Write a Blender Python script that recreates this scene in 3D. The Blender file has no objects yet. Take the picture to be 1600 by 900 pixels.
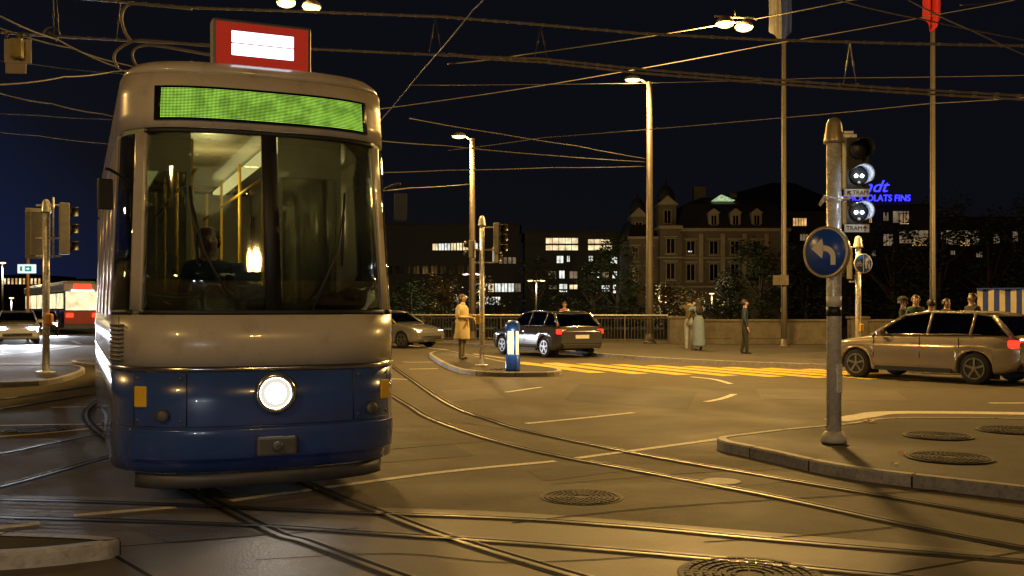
import bpy, bmesh, math, random
from mathutils import Vector, Matrix
random.seed(7)
R = math.radians
S = bpy.context.scene
COL = S.collection

# ---------------------------------------------------------------- camera, sky, exposure
F, CH, YH = 1560.0, 1.5, 484.0          # focal length in photo pixels, eye height, horizon row
cam_d = bpy.data.cameras.new("camera")
cam_d.sensor_width = 36.0
cam_d.lens = 36.0 * F / 1600.0
cam_d.shift_y = (YH - 450.0) / 1600.0
cam_d.clip_start, cam_d.clip_end = 0.05, 3000
cam = bpy.data.objects.new("camera", cam_d)
COL.objects.link(cam)
cam.location = (0, 0, CH)
cam.rotation_euler = (R(90), 0, 0)
S.camera = cam

W = bpy.data.worlds.new("World")
S.world = W
W.use_nodes = True
wn, wl = W.node_tree.nodes, W.node_tree.links
wn.clear()
out = wn.new("ShaderNodeOutputWorld")
sky = wn.new("ShaderNodeTexSky")
sky.sky_type = 'NISHITA'
sky.sun_disc = False
sky.sun_elevation = R(-3.0)
sky.sun_rotation = R(-42)
bg1 = wn.new("ShaderNodeBackground")
bg1.inputs[1].default_value = 0.004
wl.new(sky.outputs[0], bg1.inputs[0])
# city night sky: deep blue towards the west (left), nearly black elsewhere
tc = wn.new("ShaderNodeTexCoord")
dot = wn.new("ShaderNodeVectorMath"); dot.operation = 'DOT_PRODUCT'
dot.inputs[1].default_value = Vector((-0.75, 0.5, -0.45)).normalized()
wl.new(tc.outputs["Generated"], dot.inputs[0])
rmp = wn.new("ShaderNodeValToRGB")
e = rmp.color_ramp.elements
e[0].position, e[0].color = 0.60, (0.0030, 0.0034, 0.0058, 1)
e[1].position, e[1].color = 0.79, (0.006, 0.0125, 0.050, 1)
m_ = rmp.color_ramp.elements.new(0.68); m_.color = (0.0036, 0.0042, 0.0080, 1)
wl.new(dot.outputs["Value"], rmp.inputs[0])
m3_ = rmp.color_ramp.elements.new(0.90); m3_.color = (0.003, 0.004, 0.009, 1)
bg2 = wn.new("ShaderNodeBackground"); bg2.inputs[1].default_value = 1.0
wl.new(rmp.outputs[0], bg2.inputs[0])
ad = wn.new("ShaderNodeAddShader")
wl.new(bg1.outputs[0], ad.inputs[0]); wl.new(bg2.outputs[0], ad.inputs[1])
wl.new(ad.outputs[0], out.inputs[0])

S.view_settings.view_transform = 'Standard'
S.view_settings.look = 'None'
S.view_settings.exposure = 0.0
S.view_settings.gamma = 1.0
S.render.engine = 'CYCLES'
S.cycles.use_denoising = True
S.cycles.max_bounces = 6
S.cycles.transparent_max_bounces = 12
S.cycles.caustics_reflective = False
S.cycles.caustics_refractive = False
S.cycles.sample_clamp_indirect = 4.0
S.cycles.sample_clamp_direct = 0.0

LAMP = (1.0, 0.585, 0.165)                 # warm street lamp colour
POWER = 1.35

# ---------------------------------------------------------------- helpers
def P(x, y, z=0.0):
    """ground point (height z) seen at photo pixel x, y"""
    d = (CH - z) * F / (y - YH)
    return Vector(((x - 800) / F * d, d, z))

def V(x, y, d):
    """point at depth d seen at photo pixel x, y"""
    return Vector(((x - 800) / F * d, d, CH + (YH - y) / F * d))

def mat(name, col, rough=0.5, metal=0.0, var=0.15, scale=6.0, bump=0.0, bscale=80.0, coat=0.0, spec=0.5, dirt=0.0, rv=0.1):
    m = bpy.data.materials.new(name); m.use_nodes = True
    n, l = m.node_tree.nodes, m.node_tree.links
    b = n["Principled BSDF"]
    t = n.new("ShaderNodeTexCoord")
    nz = n.new("ShaderNodeTexNoise"); nz.inputs["Scale"].default_value = scale
    nz.inputs["Detail"].default_value = 5; nz.inputs["Roughness"].default_value = 0.65
    l.new(t.outputs["Object"], nz.inputs["Vector"])
    r = n.new("ShaderNodeValToRGB")
    r.color_ramp.elements[0].position = 0.3; r.color_ramp.elements[1].position = 0.7
    r.color_ramp.elements[0].color = (*[max(0, c * (1 - var)) for c in col[:3]], 1)
    r.color_ramp.elements[1].color = (*[min(1, c * (1 + var)) for c in col[:3]], 1)
    l.new(nz.outputs["Fac"], r.inputs[0])
    src = r.outputs[0]
    if dirt:
        n2 = n.new("ShaderNodeTexNoise"); n2.inputs["Scale"].default_value = scale * 2.7; n2.inputs["Detail"].default_value = 8
        l.new(t.outputs["Object"], n2.inputs["Vector"])
        r2 = n.new("ShaderNodeValToRGB"); r2.color_ramp.elements[0].position = 0.52; r2.color_ramp.elements[1].position = 0.75
        r2.color_ramp.elements[0].color = (0, 0, 0, 1); r2.color_ramp.elements[1].color = (dirt, dirt, dirt, 1)
        l.new(n2.outputs["Fac"], r2.inputs[0])
        mx = n.new("ShaderNodeMixRGB"); mx.inputs[2].default_value = (0.05, 0.04, 0.03, 1)
        l.new(r2.outputs[0], mx.inputs[0]); l.new(src, mx.inputs[1]); src = mx.outputs[0]
    l.new(src, b.inputs["Base Color"])
    b.inputs["Metallic"].default_value = metal
    b.inputs["Coat Weight"].default_value = coat
    b.inputs["Specular IOR Level"].default_value = spec
    mr = n.new("ShaderNodeMapRange"); mr.inputs[3].default_value = max(0.03, rough - rv); mr.inputs[4].default_value = min(1, rough + rv)
    l.new(nz.outputs["Fac"], mr.inputs[0]); l.new(mr.outputs[0], b.inputs["Roughness"])
    if bump:
        nb = n.new("ShaderNodeTexNoise"); nb.inputs["Scale"].default_value = bscale; nb.inputs["Detail"].default_value = 4
        l.new(t.outputs["Object"], nb.inputs["Vector"])
        bp = n.new("ShaderNodeBump"); bp.inputs["Strength"].default_value = bump; bp.inputs["Distance"].default_value = 0.01
        l.new(nb.outputs["Fac"], bp.inputs["Height"]); l.new(bp.outputs[0], b.inputs["Normal"])
    return m

def emis(name, col, strength, var=0.0, scale=4.0):
    m = bpy.data.materials.new(name); m.use_nodes = True
    n, l = m.node_tree.nodes, m.node_tree.links
    n.clear()
    o = n.new("ShaderNodeOutputMaterial"); em = n.new("ShaderNodeEmission")
    em.inputs[0].default_value = (*col, 1); em.inputs[1].default_value = strength
    if var:
        t = n.new("ShaderNodeTexCoord"); nz = n.new("ShaderNodeTexNoise"); nz.inputs["Scale"].default_value = scale
        l.new(t.outputs["Object"], nz.inputs["Vector"])
        mr = n.new("ShaderNodeMapRange"); mr.inputs[1].default_value = 0.3; mr.inputs[2].default_value = 0.7
        mr.inputs[3].default_value = strength * (1 - var); mr.inputs[4].default_value = strength * (1 + var)
        l.new(nz.outputs["Fac"], mr.inputs[0]); l.new(mr.outputs[0], em.inputs[1])
    l.new(em.outputs[0], o.inputs[0])
    return m

def glass(name, tint=(0.6, 0.62, 0.6), refl=0.12, rough=0.03):
    m = bpy.data.materials.new(name); m.use_nodes = True
    n, l = m.node_tree.nodes, m.node_tree.links
    n.clear()
    o = n.new("ShaderNodeOutputMaterial"); tr = n.new("ShaderNodeBsdfTransparent"); gl = n.new("ShaderNodeBsdfGlossy")
    tr.inputs[0].default_value = (*tint, 1); gl.inputs["Roughness"].default_value = rough
    lw = n.new("ShaderNodeLayerWeight"); lw.inputs[0].default_value = 0.35
    mr = n.new("ShaderNodeMapRange"); mr.inputs[3].default_value = refl; mr.inputs[4].default_value = 0.9
    mx = n.new("ShaderNodeMixShader")
    l.new(lw.outputs["Fresnel"], mr.inputs[0]); l.new(mr.outputs[0], mx.inputs[0])
    l.new(tr.outputs[0], mx.inputs[1]); l.new(gl.outputs[0], mx.inputs[2]); l.new(mx.outputs[0], o.inputs[0])
    return m

class MB:
    def __init__(self): self.bm = bmesh.new(); self.mi = 0; self.smooth = False
    def face(self, pts):
        vs = [self.bm.verts.new(p) for p in pts]
        try:
            f = self.bm.faces.new(vs); f.material_index = self.mi; f.smooth = self.smooth; return f
        except ValueError: return None
    def box(self, c, s, rz=0.0, rx=0.0, ry=0.0):
        M = Matrix.Translation(Vector(c)) @ Matrix.Rotation(rz, 4, 'Z') @ Matrix.Rotation(ry, 4, 'Y') @ Matrix.Rotation(rx, 4, 'X')
        hx, hy, hz = s[0] / 2, s[1] / 2, s[2] / 2
        v = [self.bm.verts.new(M @ Vector((x, y, z))) for x in (-hx, hx) for y in (-hy, hy) for z in (-hz, hz)]
        for q in ((0, 1, 3, 2), (4, 6, 7, 5), (0, 4, 5, 1), (2, 3, 7, 6), (0, 2, 6, 4), (1, 5, 7, 3)):
            f = self.bm.faces.new([v[i] for i in q]); f.material_index = self.mi
        return self
    def rings(self, rings, cap=True, closed=True):
        """loft through rings of equal point count"""
        vv = [[self.bm.verts.new(p) for p in r] for r in rings]
        n = len(vv[0])
        for a, b in zip(vv, vv[1:]):
            for i in range(n if closed else n - 1):
                j = (i + 1) % n
                try:
                    f = self.bm.faces.new((a[i], a[j], b[j], b[i])); f.material_index = self.mi; f.smooth = self.smooth
                except ValueError: pass
        if cap and closed:
            for r, rev in ((vv[0], True), (vv[-1], False)):
                try:
                    f = self.bm.faces.new(list(reversed(r)) if rev else r); f.material_index = self.mi
                except ValueError: pass
        return self
    def tube(self, pts, r, n=8, cap=True):
        pts = [Vector(p) for p in pts]
        rs = r if isinstance(r, (list, tuple)) else [r] * len(pts)
        rings = []; prev = None
        for i, p in enumerate(pts):
            t = (pts[min(i + 1, len(pts) - 1)] - pts[max(i - 1, 0)]).normalized()
            if prev is None:
                ref = Vector((0, 0, 1)) if abs(t.z) < 0.9 else Vector((1, 0, 0))
                a = t.cross(ref).normalized()
            else:
                a = (prev - t * prev.dot(t)).normalized()
            prev = a; b = t.cross(a)
            rings.append([p + (a * math.cos(k * 2 * math.pi / n) + b * math.sin(k * 2 * math.pi / n)) * rs[i] for k in range(n)])
        s = self.smooth; self.smooth = True
        self.rings(rings, cap); self.smooth = s
        return self
    def lathe(self, prof, c=(0, 0, 0), n=20, sx=1.0, sy=1.0, M=None):
        c = Vector(c)
        rings = []
        for r, z in prof:
            ring = []
            for k in range(n):
                a = k * 2 * math.pi / n
                p = Vector((r * math.cos(a) * sx, r * math.sin(a) * sy, z))
                ring.append((M @ p if M else p) + c)
            rings.append(ring)
        s = self.smooth; self.smooth = True
        self.rings(rings, True); self.smooth = s
        return self
    def prism(self, poly, z0, z1):
        n = len(poly)
        a = [self.bm.verts.new((p[0], p[1], z0)) for p in poly]; b = [self.bm.verts.new((p[0], p[1], z1)) for p in poly]
        for i in range(n):
            j = (i + 1) % n
            f = self.bm.faces.new((a[i], a[j], b[j], b[i])); f.material_index = self.mi
        for q in (list(reversed(a)), b):
            f = self.bm.faces.new(q); f.material_index = self.mi
        return self
    def slab(self, pts, t):
        """flat panel through coplanar pts, thickened by t along minus its normal"""
        pts = [Vector(p) for p in pts]
        nrm = (pts[1] - pts[0]).cross(pts[2] - pts[0]).normalized()
        self.rings([[p - nrm * t for p in pts], pts], True)
        return self
    def strip(self, pts, w, z, mi=None):
        """flat ribbon on the ground along pts"""
        if mi is not None: self.mi = mi
        L = []
        for i, p in enumerate(pts):
            a, b = pts[max(i - 1, 0)], pts[min(i + 1, len(pts) - 1)]
            t = Vector((b[0] - a[0], b[1] - a[1], 0)).normalized(); nrm = Vector((-t.y, t.x, 0))
            q = Vector((p[0], p[1], z))
            L.append((self.bm.verts.new(q + nrm * w[0]), self.bm.verts.new(q + nrm * w[1])))
        for (a, b), (c, d) in zip(L, L[1:]):
            f = self.bm.faces.new((a, b, d, c)); f.material_index = self.mi
        return self
    def build(self, name, mats, parent=None, bevel=0.0, seg=2, flip=True):
        if flip: bmesh.ops.recalc_face_normals(self.bm, faces=self.bm.faces[:])
        me = bpy.data.meshes.new(name); self.bm.to_mesh(me); self.bm.free()
        for m in (mats if isinstance(mats, (list, tuple)) else [mats]): me.materials.append(m)
        o = bpy.data.objects.new(name, me); COL.objects.link(o)
        if parent: o.parent = parent
        if bevel:
            md = o.modifiers.new("bevel", 'BEVEL'); md.width = bevel; md.segments = seg; md.limit_method = 'ANGLE'; md.angle_limit = R(35)
        return o

def thing(name, label, cat, loc=(0, 0, 0), rz=0.0, group=None):
    o = bpy.data.objects.new(name, None); COL.objects.link(o)
    o.location = loc; o.rotation_euler = (0, 0, rz); o.empty_display_size = 0.2
    return tag(o, label, cat, group)

def tag(o, label, cat, group=None):
    o["label"] = label; o["category"] = cat
    if group: o["group"] = group
    return o

def struct(o, kind="structure"):
    o["kind"] = kind; return o

def dup(root, loc, rz, label, group=None):
    r = root.copy(); COL.objects.link(r); r.location = loc; r.rotation_euler = (0, 0, rz); r["label"] = label
    if group: r["group"] = group
    for ch in list(root.children):
        c = ch.copy(); COL.objects.link(c); c.parent = r
        for g in list(ch.children):
            d = g.copy(); COL.objects.link(d); d.parent = c
    return r

def spline(pts, n=8, closed=False):
    pts = [Vector(p) for p in pts]; N = len(pts); o = []
    rng = range(N) if closed else range(N - 1)
    for i in rng:
        g = (lambda k: pts[k % N]) if closed else (lambda k: pts[max(0, min(N - 1, k))])
        p0, p1, p2, p3 = g(i - 1), g(i), g(i + 1), g(i + 2)
        for k in range(n):
            t = k / n
            o.append(0.5 * ((2 * p1) + (p2 - p0) * t + (2 * p0 - 5 * p1 + 4 * p2 - p3) * t * t + (3 * p1 - p0 - 3 * p2 + p3) * t ** 3))
    if not closed: o.append(pts[-1])
    return o

def lamp(name, parent, loc, power, col=LAMP, radius=0.12, spot=None, aim=None, blend=0.6):
    d = bpy.data.lights.new(name, 'SPOT' if spot else 'POINT')
    d.energy = power * POWER; d.color = col; d.shadow_soft_size = radius
    if spot: d.spot_size = R(spot); d.spot_blend = blend
    o = bpy.data.objects.new(name, d); COL.objects.link(o)
    o.location = loc
    if parent: o.parent = parent
    if aim is not None: o.rotation_euler = Vector(aim).to_track_quat('-Z', 'Y').to_euler()
    return o

def text(name, body, size, material, parent, M, extrude=0.003, shear=0.0, align='CENTER', bold=0.0):
    c = bpy.data.curves.new(name, 'FONT'); c.body = body; c.size = size; c.extrude = extrude; c.shear = shear
    c.align_x = align; c.align_y = 'CENTER'; c.offset = bold
    t = bpy.data.objects.new(name + "_tmp", c); COL.objects.link(t)
    dg = bpy.context.evaluated_depsgraph_get()
    me = bpy.data.meshes.new_from_object(t.evaluated_get(dg))
    bpy.data.objects.remove(t)
    me.transform(M); me.materials.clear(); me.materials.append(material)
    o = bpy.data.objects.new(name, me); COL.objects.link(o)
    if parent: o.parent = parent
    return o

def facing(n, loc):
    """matrix whose local xy plane is an upright board at loc with outward normal n (horizontal)"""
    n = Vector((n[0], n[1], 0)).normalized(); x = Vector((-n.y, n.x, 0)); z = Vector((0, 0, 1))
    return Matrix(((x.x, z.x, n.x, loc[0]), (x.y, z.y, n.y, loc[1]), (x.z, z.z, n.z, loc[2]), (0, 0, 0, 1)))

# ---------------------------------------------------------------- materials
def asphalt(name, lo, hi, rlo=0.66, rhi=0.88):
    m = bpy.data.materials.new(name); m.use_nodes = True
    n, l = m.node_tree.nodes, m.node_tree.links
    b = n["Principled BSDF"]; t = n.new("ShaderNodeTexCoord"); b.inputs["Specular IOR Level"].default_value = 0.35
    def noise(s, d=4, r=0.6, dist=0.0):
        k = n.new("ShaderNodeTexNoise"); k.inputs["Scale"].default_value = s; k.inputs["Detail"].default_value = d
        k.inputs["Roughness"].default_value = r; k.inputs["Distortion"].default_value = dist
        l.new(t.outputs["Object"], k.inputs["Vector"]); return k
    big, mid, fine = noise(0.28, 6, 0.65, 0.6), noise(2.2, 6, 0.7), noise(95, 3, 0.8)
    add = n.new("ShaderNodeMath"); add.operation = 'MULTIPLY_ADD'; add.inputs[1].default_value = 0.42
    l.new(big.outputs["Fac"], add.inputs[0])
    m2 = n.new("ShaderNodeMath"); m2.operation = 'MULTIPLY'; m2.inputs[1].default_value = 0.34; l.new(mid.outputs["Fac"], m2.inputs[0])
    l.new(m2.outputs[0], add.inputs[2])
    ad2 = n.new("ShaderNodeMath"); ad2.operation = 'MULTIPLY_ADD'; ad2.inputs[1].default_value = 0.50
    l.new(fine.outputs["Fac"], ad2.inputs[0]); l.new(add.outputs[0], ad2.inputs[2])
    r = n.new("ShaderNodeValToRGB"); r.color_ramp.elements[0].position = 0.48; r.color_ramp.elements[1].position = 0.78
    r.color_ramp.elements[0].color = (*lo, 1); r.color_ramp.elements[1].color = (*hi, 1)
    l.new(ad2.outputs[0], r.inputs[0]); l.new(r.outputs[0], b.inputs["Base Color"])
    # pale grit showing in the surface
    vo = n.new("ShaderNodeTexVoronoi"); vo.inputs["Scale"].default_value = 60; l.new(t.outputs["Object"], vo.inputs["Vector"])
    mr = n.new("ShaderNodeMapRange"); mr.inputs[1].default_value = 0.35; mr.inputs[2].default_value = 0.65
    mr.inputs[3].default_value = rlo; mr.inputs[4].default_value = rhi
    l.new(big.outputs["Fac"], mr.inputs[0]); l.new(mr.outputs[0], b.inputs["Roughness"])
    bp = n.new("ShaderNodeBump"); bp.inputs["Strength"].default_value = 0.55; bp.inputs["Distance"].default_value = 0.006
    mxb = n.new("ShaderNodeMath"); mxb.operation = 'ADD'; l.new(vo.outputs["Distance"], mxb.inputs[0]); l.new(fine.outputs["Fac"], mxb.inputs[1])
    l.new(mxb.outputs[0], bp.inputs["Height"]); l.new(bp.outputs[0], b.inputs["Normal"])
    return m

A_ROAD = asphalt("asphalt", (0.038, 0.032, 0.021), (0.118, 0.098, 0.064))
A_WALK = asphalt("pavement_asphalt", (0.040, 0.036, 0.031), (0.105, 0.096, 0.083), 0.6, 0.85)
A_ISLE = asphalt("island_asphalt", (0.020, 0.017, 0.012), (0.062, 0.053, 0.040), 0.6, 0.85)
M_CONC = mat("track_concrete", (0.085, 0.071, 0.048), 0.6, 0, 0.3, 1.6, 0.3, 60)
M_KERB = mat("granite_kerb", (0.30, 0.28, 0.25), 0.65, 0, 0.25, 9, 0.4, 60, dirt=0.5)
M_LINE = mat("road_paint_white", (0.66, 0.62, 0.53), 0.7, 0, 0.22, 7, 0.15, 90, dirt=0.55)
M_YEL = mat("road_paint_yellow", (0.56, 0.39, 0.015), 0.65, 0, 0.18, 5, 0.15, 90, dirt=0.35)
M_RAIL = mat("rail_steel", (0.13, 0.125, 0.115), 0.40, 0.85, 0.2, 3)
M_GROOVE = mat("rail_groove", (0.012, 0.011, 0.010), 0.9, 0, 0.2, 4, spec=.1)
M_TAR = mat("tar_seam", (0.012, 0.011, 0.010), 0.85, 0, 0.2, 8, spec=.1)
M_IRON = mat("cast_iron", (0.026, 0.022, 0.018), 0.7, 0.2, 0.3, 12, 0.2, 60)
M_FLAGP = mat("flag_pole_steel", (0.14, 0.125, 0.11), 0.45, 0.3, 0.15, 14, dirt=0.25)
M_GALV = mat("galvanised_steel", (0.74, 0.73, 0.70), 0.27, 0.3, 0.12, 14, dirt=0.25)
M_POLE = mat("painted_pole", (0.10, 0.085, 0.07), 0.5, 0.2, 0.15, 6, dirt=0.3)
M_GREY = mat("signal_grey", (0.36, 0.35, 0.31), 0.5, 0.1, 0.12, 8, dirt=0.2)
M_BLACK = mat("black_plastic", (0.015, 0.015, 0.016), 0.4, 0, 0.2, 8)
M_CAP = mat("brass_cap", (0.55, 0.46, 0.26), 0.35, 0.6, 0.15, 9, dirt=0.2)
M_SBLUE = mat("sign_blue", (0.012, 0.075, 0.50), 0.35, 0, 0.1, 5, coat=0.3)
M_SWHITE = mat("sign_white", (0.74, 0.72, 0.66), 0.5, 0, 0.06, 5)
M_STEXT = mat("sign_black", (0.02, 0.02, 0.02), 0.5, 0, 0.1, 5)
M_YBOX = mat("button_yellow", (0.75, 0.45, 0.02), 0.4, 0, 0.1, 5)
M_WIRE = mat("wire_cable", (0.075, 0.065, 0.055), 0.65, 0.2, 0.2, 3)
M_CABLE = mat("feeder_cable", (0.21, 0.185, 0.15), 0.55, 0.2, 0.2, 3)
M_STONE = mat("parapet_stone", (0.125, 0.108, 0.082), 0.8, 0, 0.3, 2.2, 0.4, 25, dirt=0.5)
E_LAMP = emis("lamp_lens", (1.0, 0.78, 0.36), 3.4)
E_LED = emis("signal_white", (0.80, 0.90, 1.0), 18)

# ---------------------------------------------------------------- ground, river
g = MB()
g.prism([(-260, -60), (260, -60), (260, 47), (-9.5, 47), (-14, 300), (-260, 300)], -3.2, 0)
struct(g.build("road", A_ROAD))
g = MB(); g.face([(-900, -500, -3.4), (900, -500, -3.4), (900, 1500, -3.4), (-900, 1500, -3.4)])
M_WATER = mat("river_water", (0.006, 0.009, 0.012), 0.12, 0, 0.2, 0.4, 0.6, 1.6)
struct(g.build("river", M_WATER))
M_BANK = mat("bank_ground", (0.03, 0.032, 0.022), 0.9, 0, 0.4, 0.4)
g = MB(); g.prism([(-13, 88), (420, 88), (420, 900), (-260, 900), (-260, 301), (-15, 301)], -3.2, -0.3)
struct(g.build("far_bank", M_BANK))

# concrete slabs the near tracks lie in
g = MB()
slab = spline([P(-120, 772), P(240, 779), P(530, 792), P(800, 801), P(1200, 832), P(1700, 876)], 6)
slab2 = spline([P(-120, 980), P(240, 990), P(530, 1000), P(800, 1000), P(1200, 1010), P(1700, 1010)], 6)
for a, b, c, d in zip(slab, slab[1:], slab2[1:], slab2):
    g.face([(v.x, v.y, 0.002) for v in (a, b, c, d)])
struct(g.build("track_bed", M_CONC))

M_KERB2 = mat("granite_kerb_dark", (0.22, 0.205, 0.18), 0.65, 0, 0.28, 9, 0.4, 60, dirt=0.6)
M_KERB3 = mat("granite_kerb_pale", (0.36, 0.34, 0.30), 0.65, 0, 0.25, 9, 0.4, 60, dirt=0.4)
def rail(pts, n=8):
    g = MB(); q = spline([P(*p) if len(p) == 2 else Vector(p) for p in pts], n)
    g.strip(q, (-0.017, 0.017), 0.012, 0)
    g.strip(q, (0.017, 0.070), 0.006, 1)
    g.strip(q, (0.070, 0.078), 0.011, 0)
    g.strip(q, (-0.060, -0.017), 0.0065, 2)
    return struct(g.build("tram_rail", [M_RAIL, M_GROOVE, M_TAR]))
rail([(566, 548), (588, 555), (612, 572), (640, 592), (700, 632), (765, 657), (830, 676), (1000, 711), (1200, 746), (1400, 780), (1620, 818), (1900, 862)])
rail([(520, 551), (545, 566), (592, 605), (640, 636), (672, 655), (750, 683), (850, 709), (1000, 738), (1200, 776), (1400, 819), (1620, 862), (1900, 915)])
rail([(566, 548), (596, 558), (607, 566), (600, 578), (572, 590), (540, 599), (480, 612), (380, 628)])
rail([(500, 548), (520, 551), (538, 560), (538, 568), (520, 576), (480, 585)])
rail([(-2.6 - 5.2, 34, 0), (-2.6 - 4.6, 24, 0), (-5.6, 16, 0), (-3.25, 11.1, 0), (500, 766), (600, 805), (700, 842), (900, 903), (1150, 975)])
rail([(-2.6 - 6.2, 34, 0), (-2.6 - 5.6, 24, 0), (-6.6, 15.7, 0), (-4.2, 10.7, 0), (390, 816), (480, 850), (620, 902), (800, 965)])
rail([(-200, 781), (0, 782), (240, 789), (530, 802), (800, 812), (1000, 826), (1200, 845), (1600, 879), (1800, 897)])
rail([(-200, 808), (0, 810), (375, 822), (560, 834), (800, 850), (1000, 866), (1200, 884), (1420, 905), (1700, 930)])
rail([(-150, 732), (0, 710), (60, 698), (140, 682), (260, 662), (330, 652)])
rail([(-150, 792), (0, 762), (90, 738), (180, 712), (300, 682), (420, 658)])
rail([(-150, 660), (0, 640), (150, 616), (300, 598)])
rail([(-150, 642), (0, 625), (150, 603), (300, 586)])

def line(pts, w, n=6, m=None, name="road_marking", z=0.004):
    g = MB(); g.strip(spline([P(*p) for p in pts], n), (-w / 2, w / 2), z)
    return struct(g.build(name, m or M_LINE))
for pts, w in (
    ([(360, 783), (525, 760), (700, 737), (868, 721)], 0.10), ([(895, 717), (1000, 703), (1126, 686)], 0.10),
    ([(822, 662), (905, 654), (990, 645)], 0.10), ([(790, 613), (846, 605)], 0.10), ([(1080, 589), (1116, 593), (1142, 600)], 0.12),
    ([(1103, 628), (1128, 623), (1147, 616)], 0.12), ([(515, 689), (566, 684)], 0.08), ([(115, 806), (175, 801), (275, 793)], 0.10), ([(-30, 829), (0, 825), (62, 818)], 0.11),
    ([(-40, 666), (60, 664), (160, 663)], 0.10), ([(-40, 685), (60, 678), (175, 666)], 0.10), ([(80, 637), (160, 635)], 0.10),
    ([(1545, 630), (1640, 630)], 0.12), ([(630, 566), (680, 566)], 0.12), ([(640, 577), (684, 576)], 0.12), ([(608, 592), (640, 593)], 0.1),
    ([(-30, 557), (60, 549), (125, 541)], 0.18), ([(-30, 569), (110, 567)], 0.14),
    ([(570, 530), (600, 532)], 0.14), ([(640, 540), (700, 547)], 0.14), ([(740, 553), (790, 560)], 0.14), ([(850, 568), (890, 573)], 0.14),
    ([(85, 520), (92, 521)], 0.2), ([(97, 526), (105, 528)], 0.2), ([(113, 533), (125, 537)], 0.2)):
    line(pts, w)
line([(1305, 657), (1350, 650), (1390, 645), (1500, 645), (1640, 647)], 0.36, name="kerb_marking")
line([(-30, 575), (60, 573), (130, 571)], 0.12, m=M_YEL, name="road_marking")
# the yellow zebra: bars lie along the traffic
for i in range(9):
    t = i / 8
    a = Vector((0.15, 28.6, 0)).lerp(Vector((7.4, 25.2, 0)), t); b = a + Vector((1.9, -4.9, 0)).lerp(Vector((2.4, -4.3, 0)), t)
    g = MB(); g.strip([a, a.lerp(b, 0.5), b], (-0.23, 0.23), 0.0045)
    struct(g.build("crossing_bar", M_YEL))
# tar seams and joints
for pts, w in (([(800, 818), (1000, 796), (1200, 782), (1510, 764)], 0.022), ([(1100, 848), (1250, 838), (1400, 824)], 0.018), ([(400, 876), (620, 866), (800, 880), (1050, 868)], 0.015),
               ([(150, 858), (380, 840), (560, 826)], 0.02), ([(720, 660), (900, 690)], 0.015), ([(180, 870), (240, 905)], 0.03), ([(1380, 900), (1600, 862)], 0.018),
               ([(480, 715), (640, 700), (760, 690)], 0.018), ([(860, 757), (1130, 737), (1330, 732)], 0.014)):
    line(pts, w, m=M_TAR, name="tar_seam", z=0.0056)

# repaired patches of younger and older asphalt
A_NEW = asphalt("patch_dark", (0.026, 0.023, 0.018), (0.070, 0.060, 0.046))
A_OLD = asphalt("patch_pale", (0.060, 0.053, 0.042), (0.150, 0.130, 0.100))
for pts, m in (([(905, 600), (1090, 612), (1075, 640), (880, 626)], A_NEW), ([(560, 700), (700, 690), (740, 712), (590, 724)], A_NEW), ([(1010, 745), (1130, 735), (1240, 752), (1110, 765)], A_OLD),
               ([(820, 735), (960, 722), (1000, 733), (850, 752)], A_NEW), ([(1180, 607), (1400, 610), (1420, 626), (1190, 624)], A_OLD), ([(690, 610), (770, 606), (790, 622), (700, 628)], A_OLD), ([(200, 825), (330, 815), (420, 836), (260, 848)], A_NEW)):
    g = MB(); g.face([Vector((v.x, v.y, 0.0026)) for v in (P(*p) for p in pts)]); struct(g.build("asphalt_patch", m))
# ---------------------------------------------------------------- kerbed islands and pavements
def island(poly, h=0.11, kw=0.10, n=5, top=A_ISLE):
    q = spline(poly, n, True)
    if sum(a.x * b.y - b.x * a.y for a, b in zip(q, q[1:] + q[:1])) < 0: q.reverse()
    N = len(q); inn = []
    for i, p in enumerate(q):
        a, b = q[i - 1], q[(i + 1) % N]
        t = Vector((b.x - a.x, b.y - a.y, 0)).normalized(); inn.append(Vector((p.x, p.y, 0)) + Vector((-t.y, t.x, 0)) * kw)
    g = MB(); acc = 0.0
    for i in range(N):
        j = (i + 1) % N; acc += (q[j] - q[i]).length
        if acc > 0.95: acc = 0.0; g.mi = random.randrange(3)
        A0, A1 = q[i], q[j]; B0, B1 = inn[i], inn[j]
        r0 = A0.lerp(B0, 0.12); r1 = A1.lerp(B1, 0.12)
        g.face([(A0.x, A0.y, -0.05), (A1.x, A1.y, -0.05), (A1.x, A1.y, h - 0.018), (A0.x, A0.y, h - 0.018)])
        g.face([(A0.x, A0.y, h - 0.018), (A1.x, A1.y, h - 0.018), (r1.x, r1.y, h), (r0.x, r0.y, h)])
        g.face([(r0.x, r0.y, h), (r1.x, r1.y, h), (B1.x, B1.y, h), (B0.x, B0.y, h)])
    struct(g.build("kerb", [M_KERB, M_KERB2, M_KERB3]))
    # stone joints every metre or so
    g = MB(); acc = 0.0
    for i in range(N):
        j = (i + 1) % N; acc += (q[j] - q[i]).length
        if acc > 0.95:
            acc = 0.0; t = (q[j] - q[i]).normalized(); nrm = Vector((-t.y, t.x, 0)); c = Vector((q[i].x, q[i].y, 0))
            e = c - nrm * 0.002; f = c + nrm * kw
            g.face([e + t * 0.008 + Vector((0, 0, 0)), e - t * 0.008, e - t * 0.008 + Vector((0, 0, h - 0.014)), e + t * 0.008 + Vector((0, 0, h - 0.014))])
            g.face([e + t * 0.008 + Vector((0, 0, h + 0.002)), e - t * 0.008 + Vector((0, 0, h + 0.002)), f - t * 0.008 + Vector((0, 0, h + 0.002)), f + t * 0.008 + Vector((0, 0, h + 0.002))])
    struct(g.build("kerb_joint", M_TAR))
    g = MB(); g.face([(p.x, p.y, h - 0.006) for p in inn]); struct(g.build("traffic_island", top))
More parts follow.
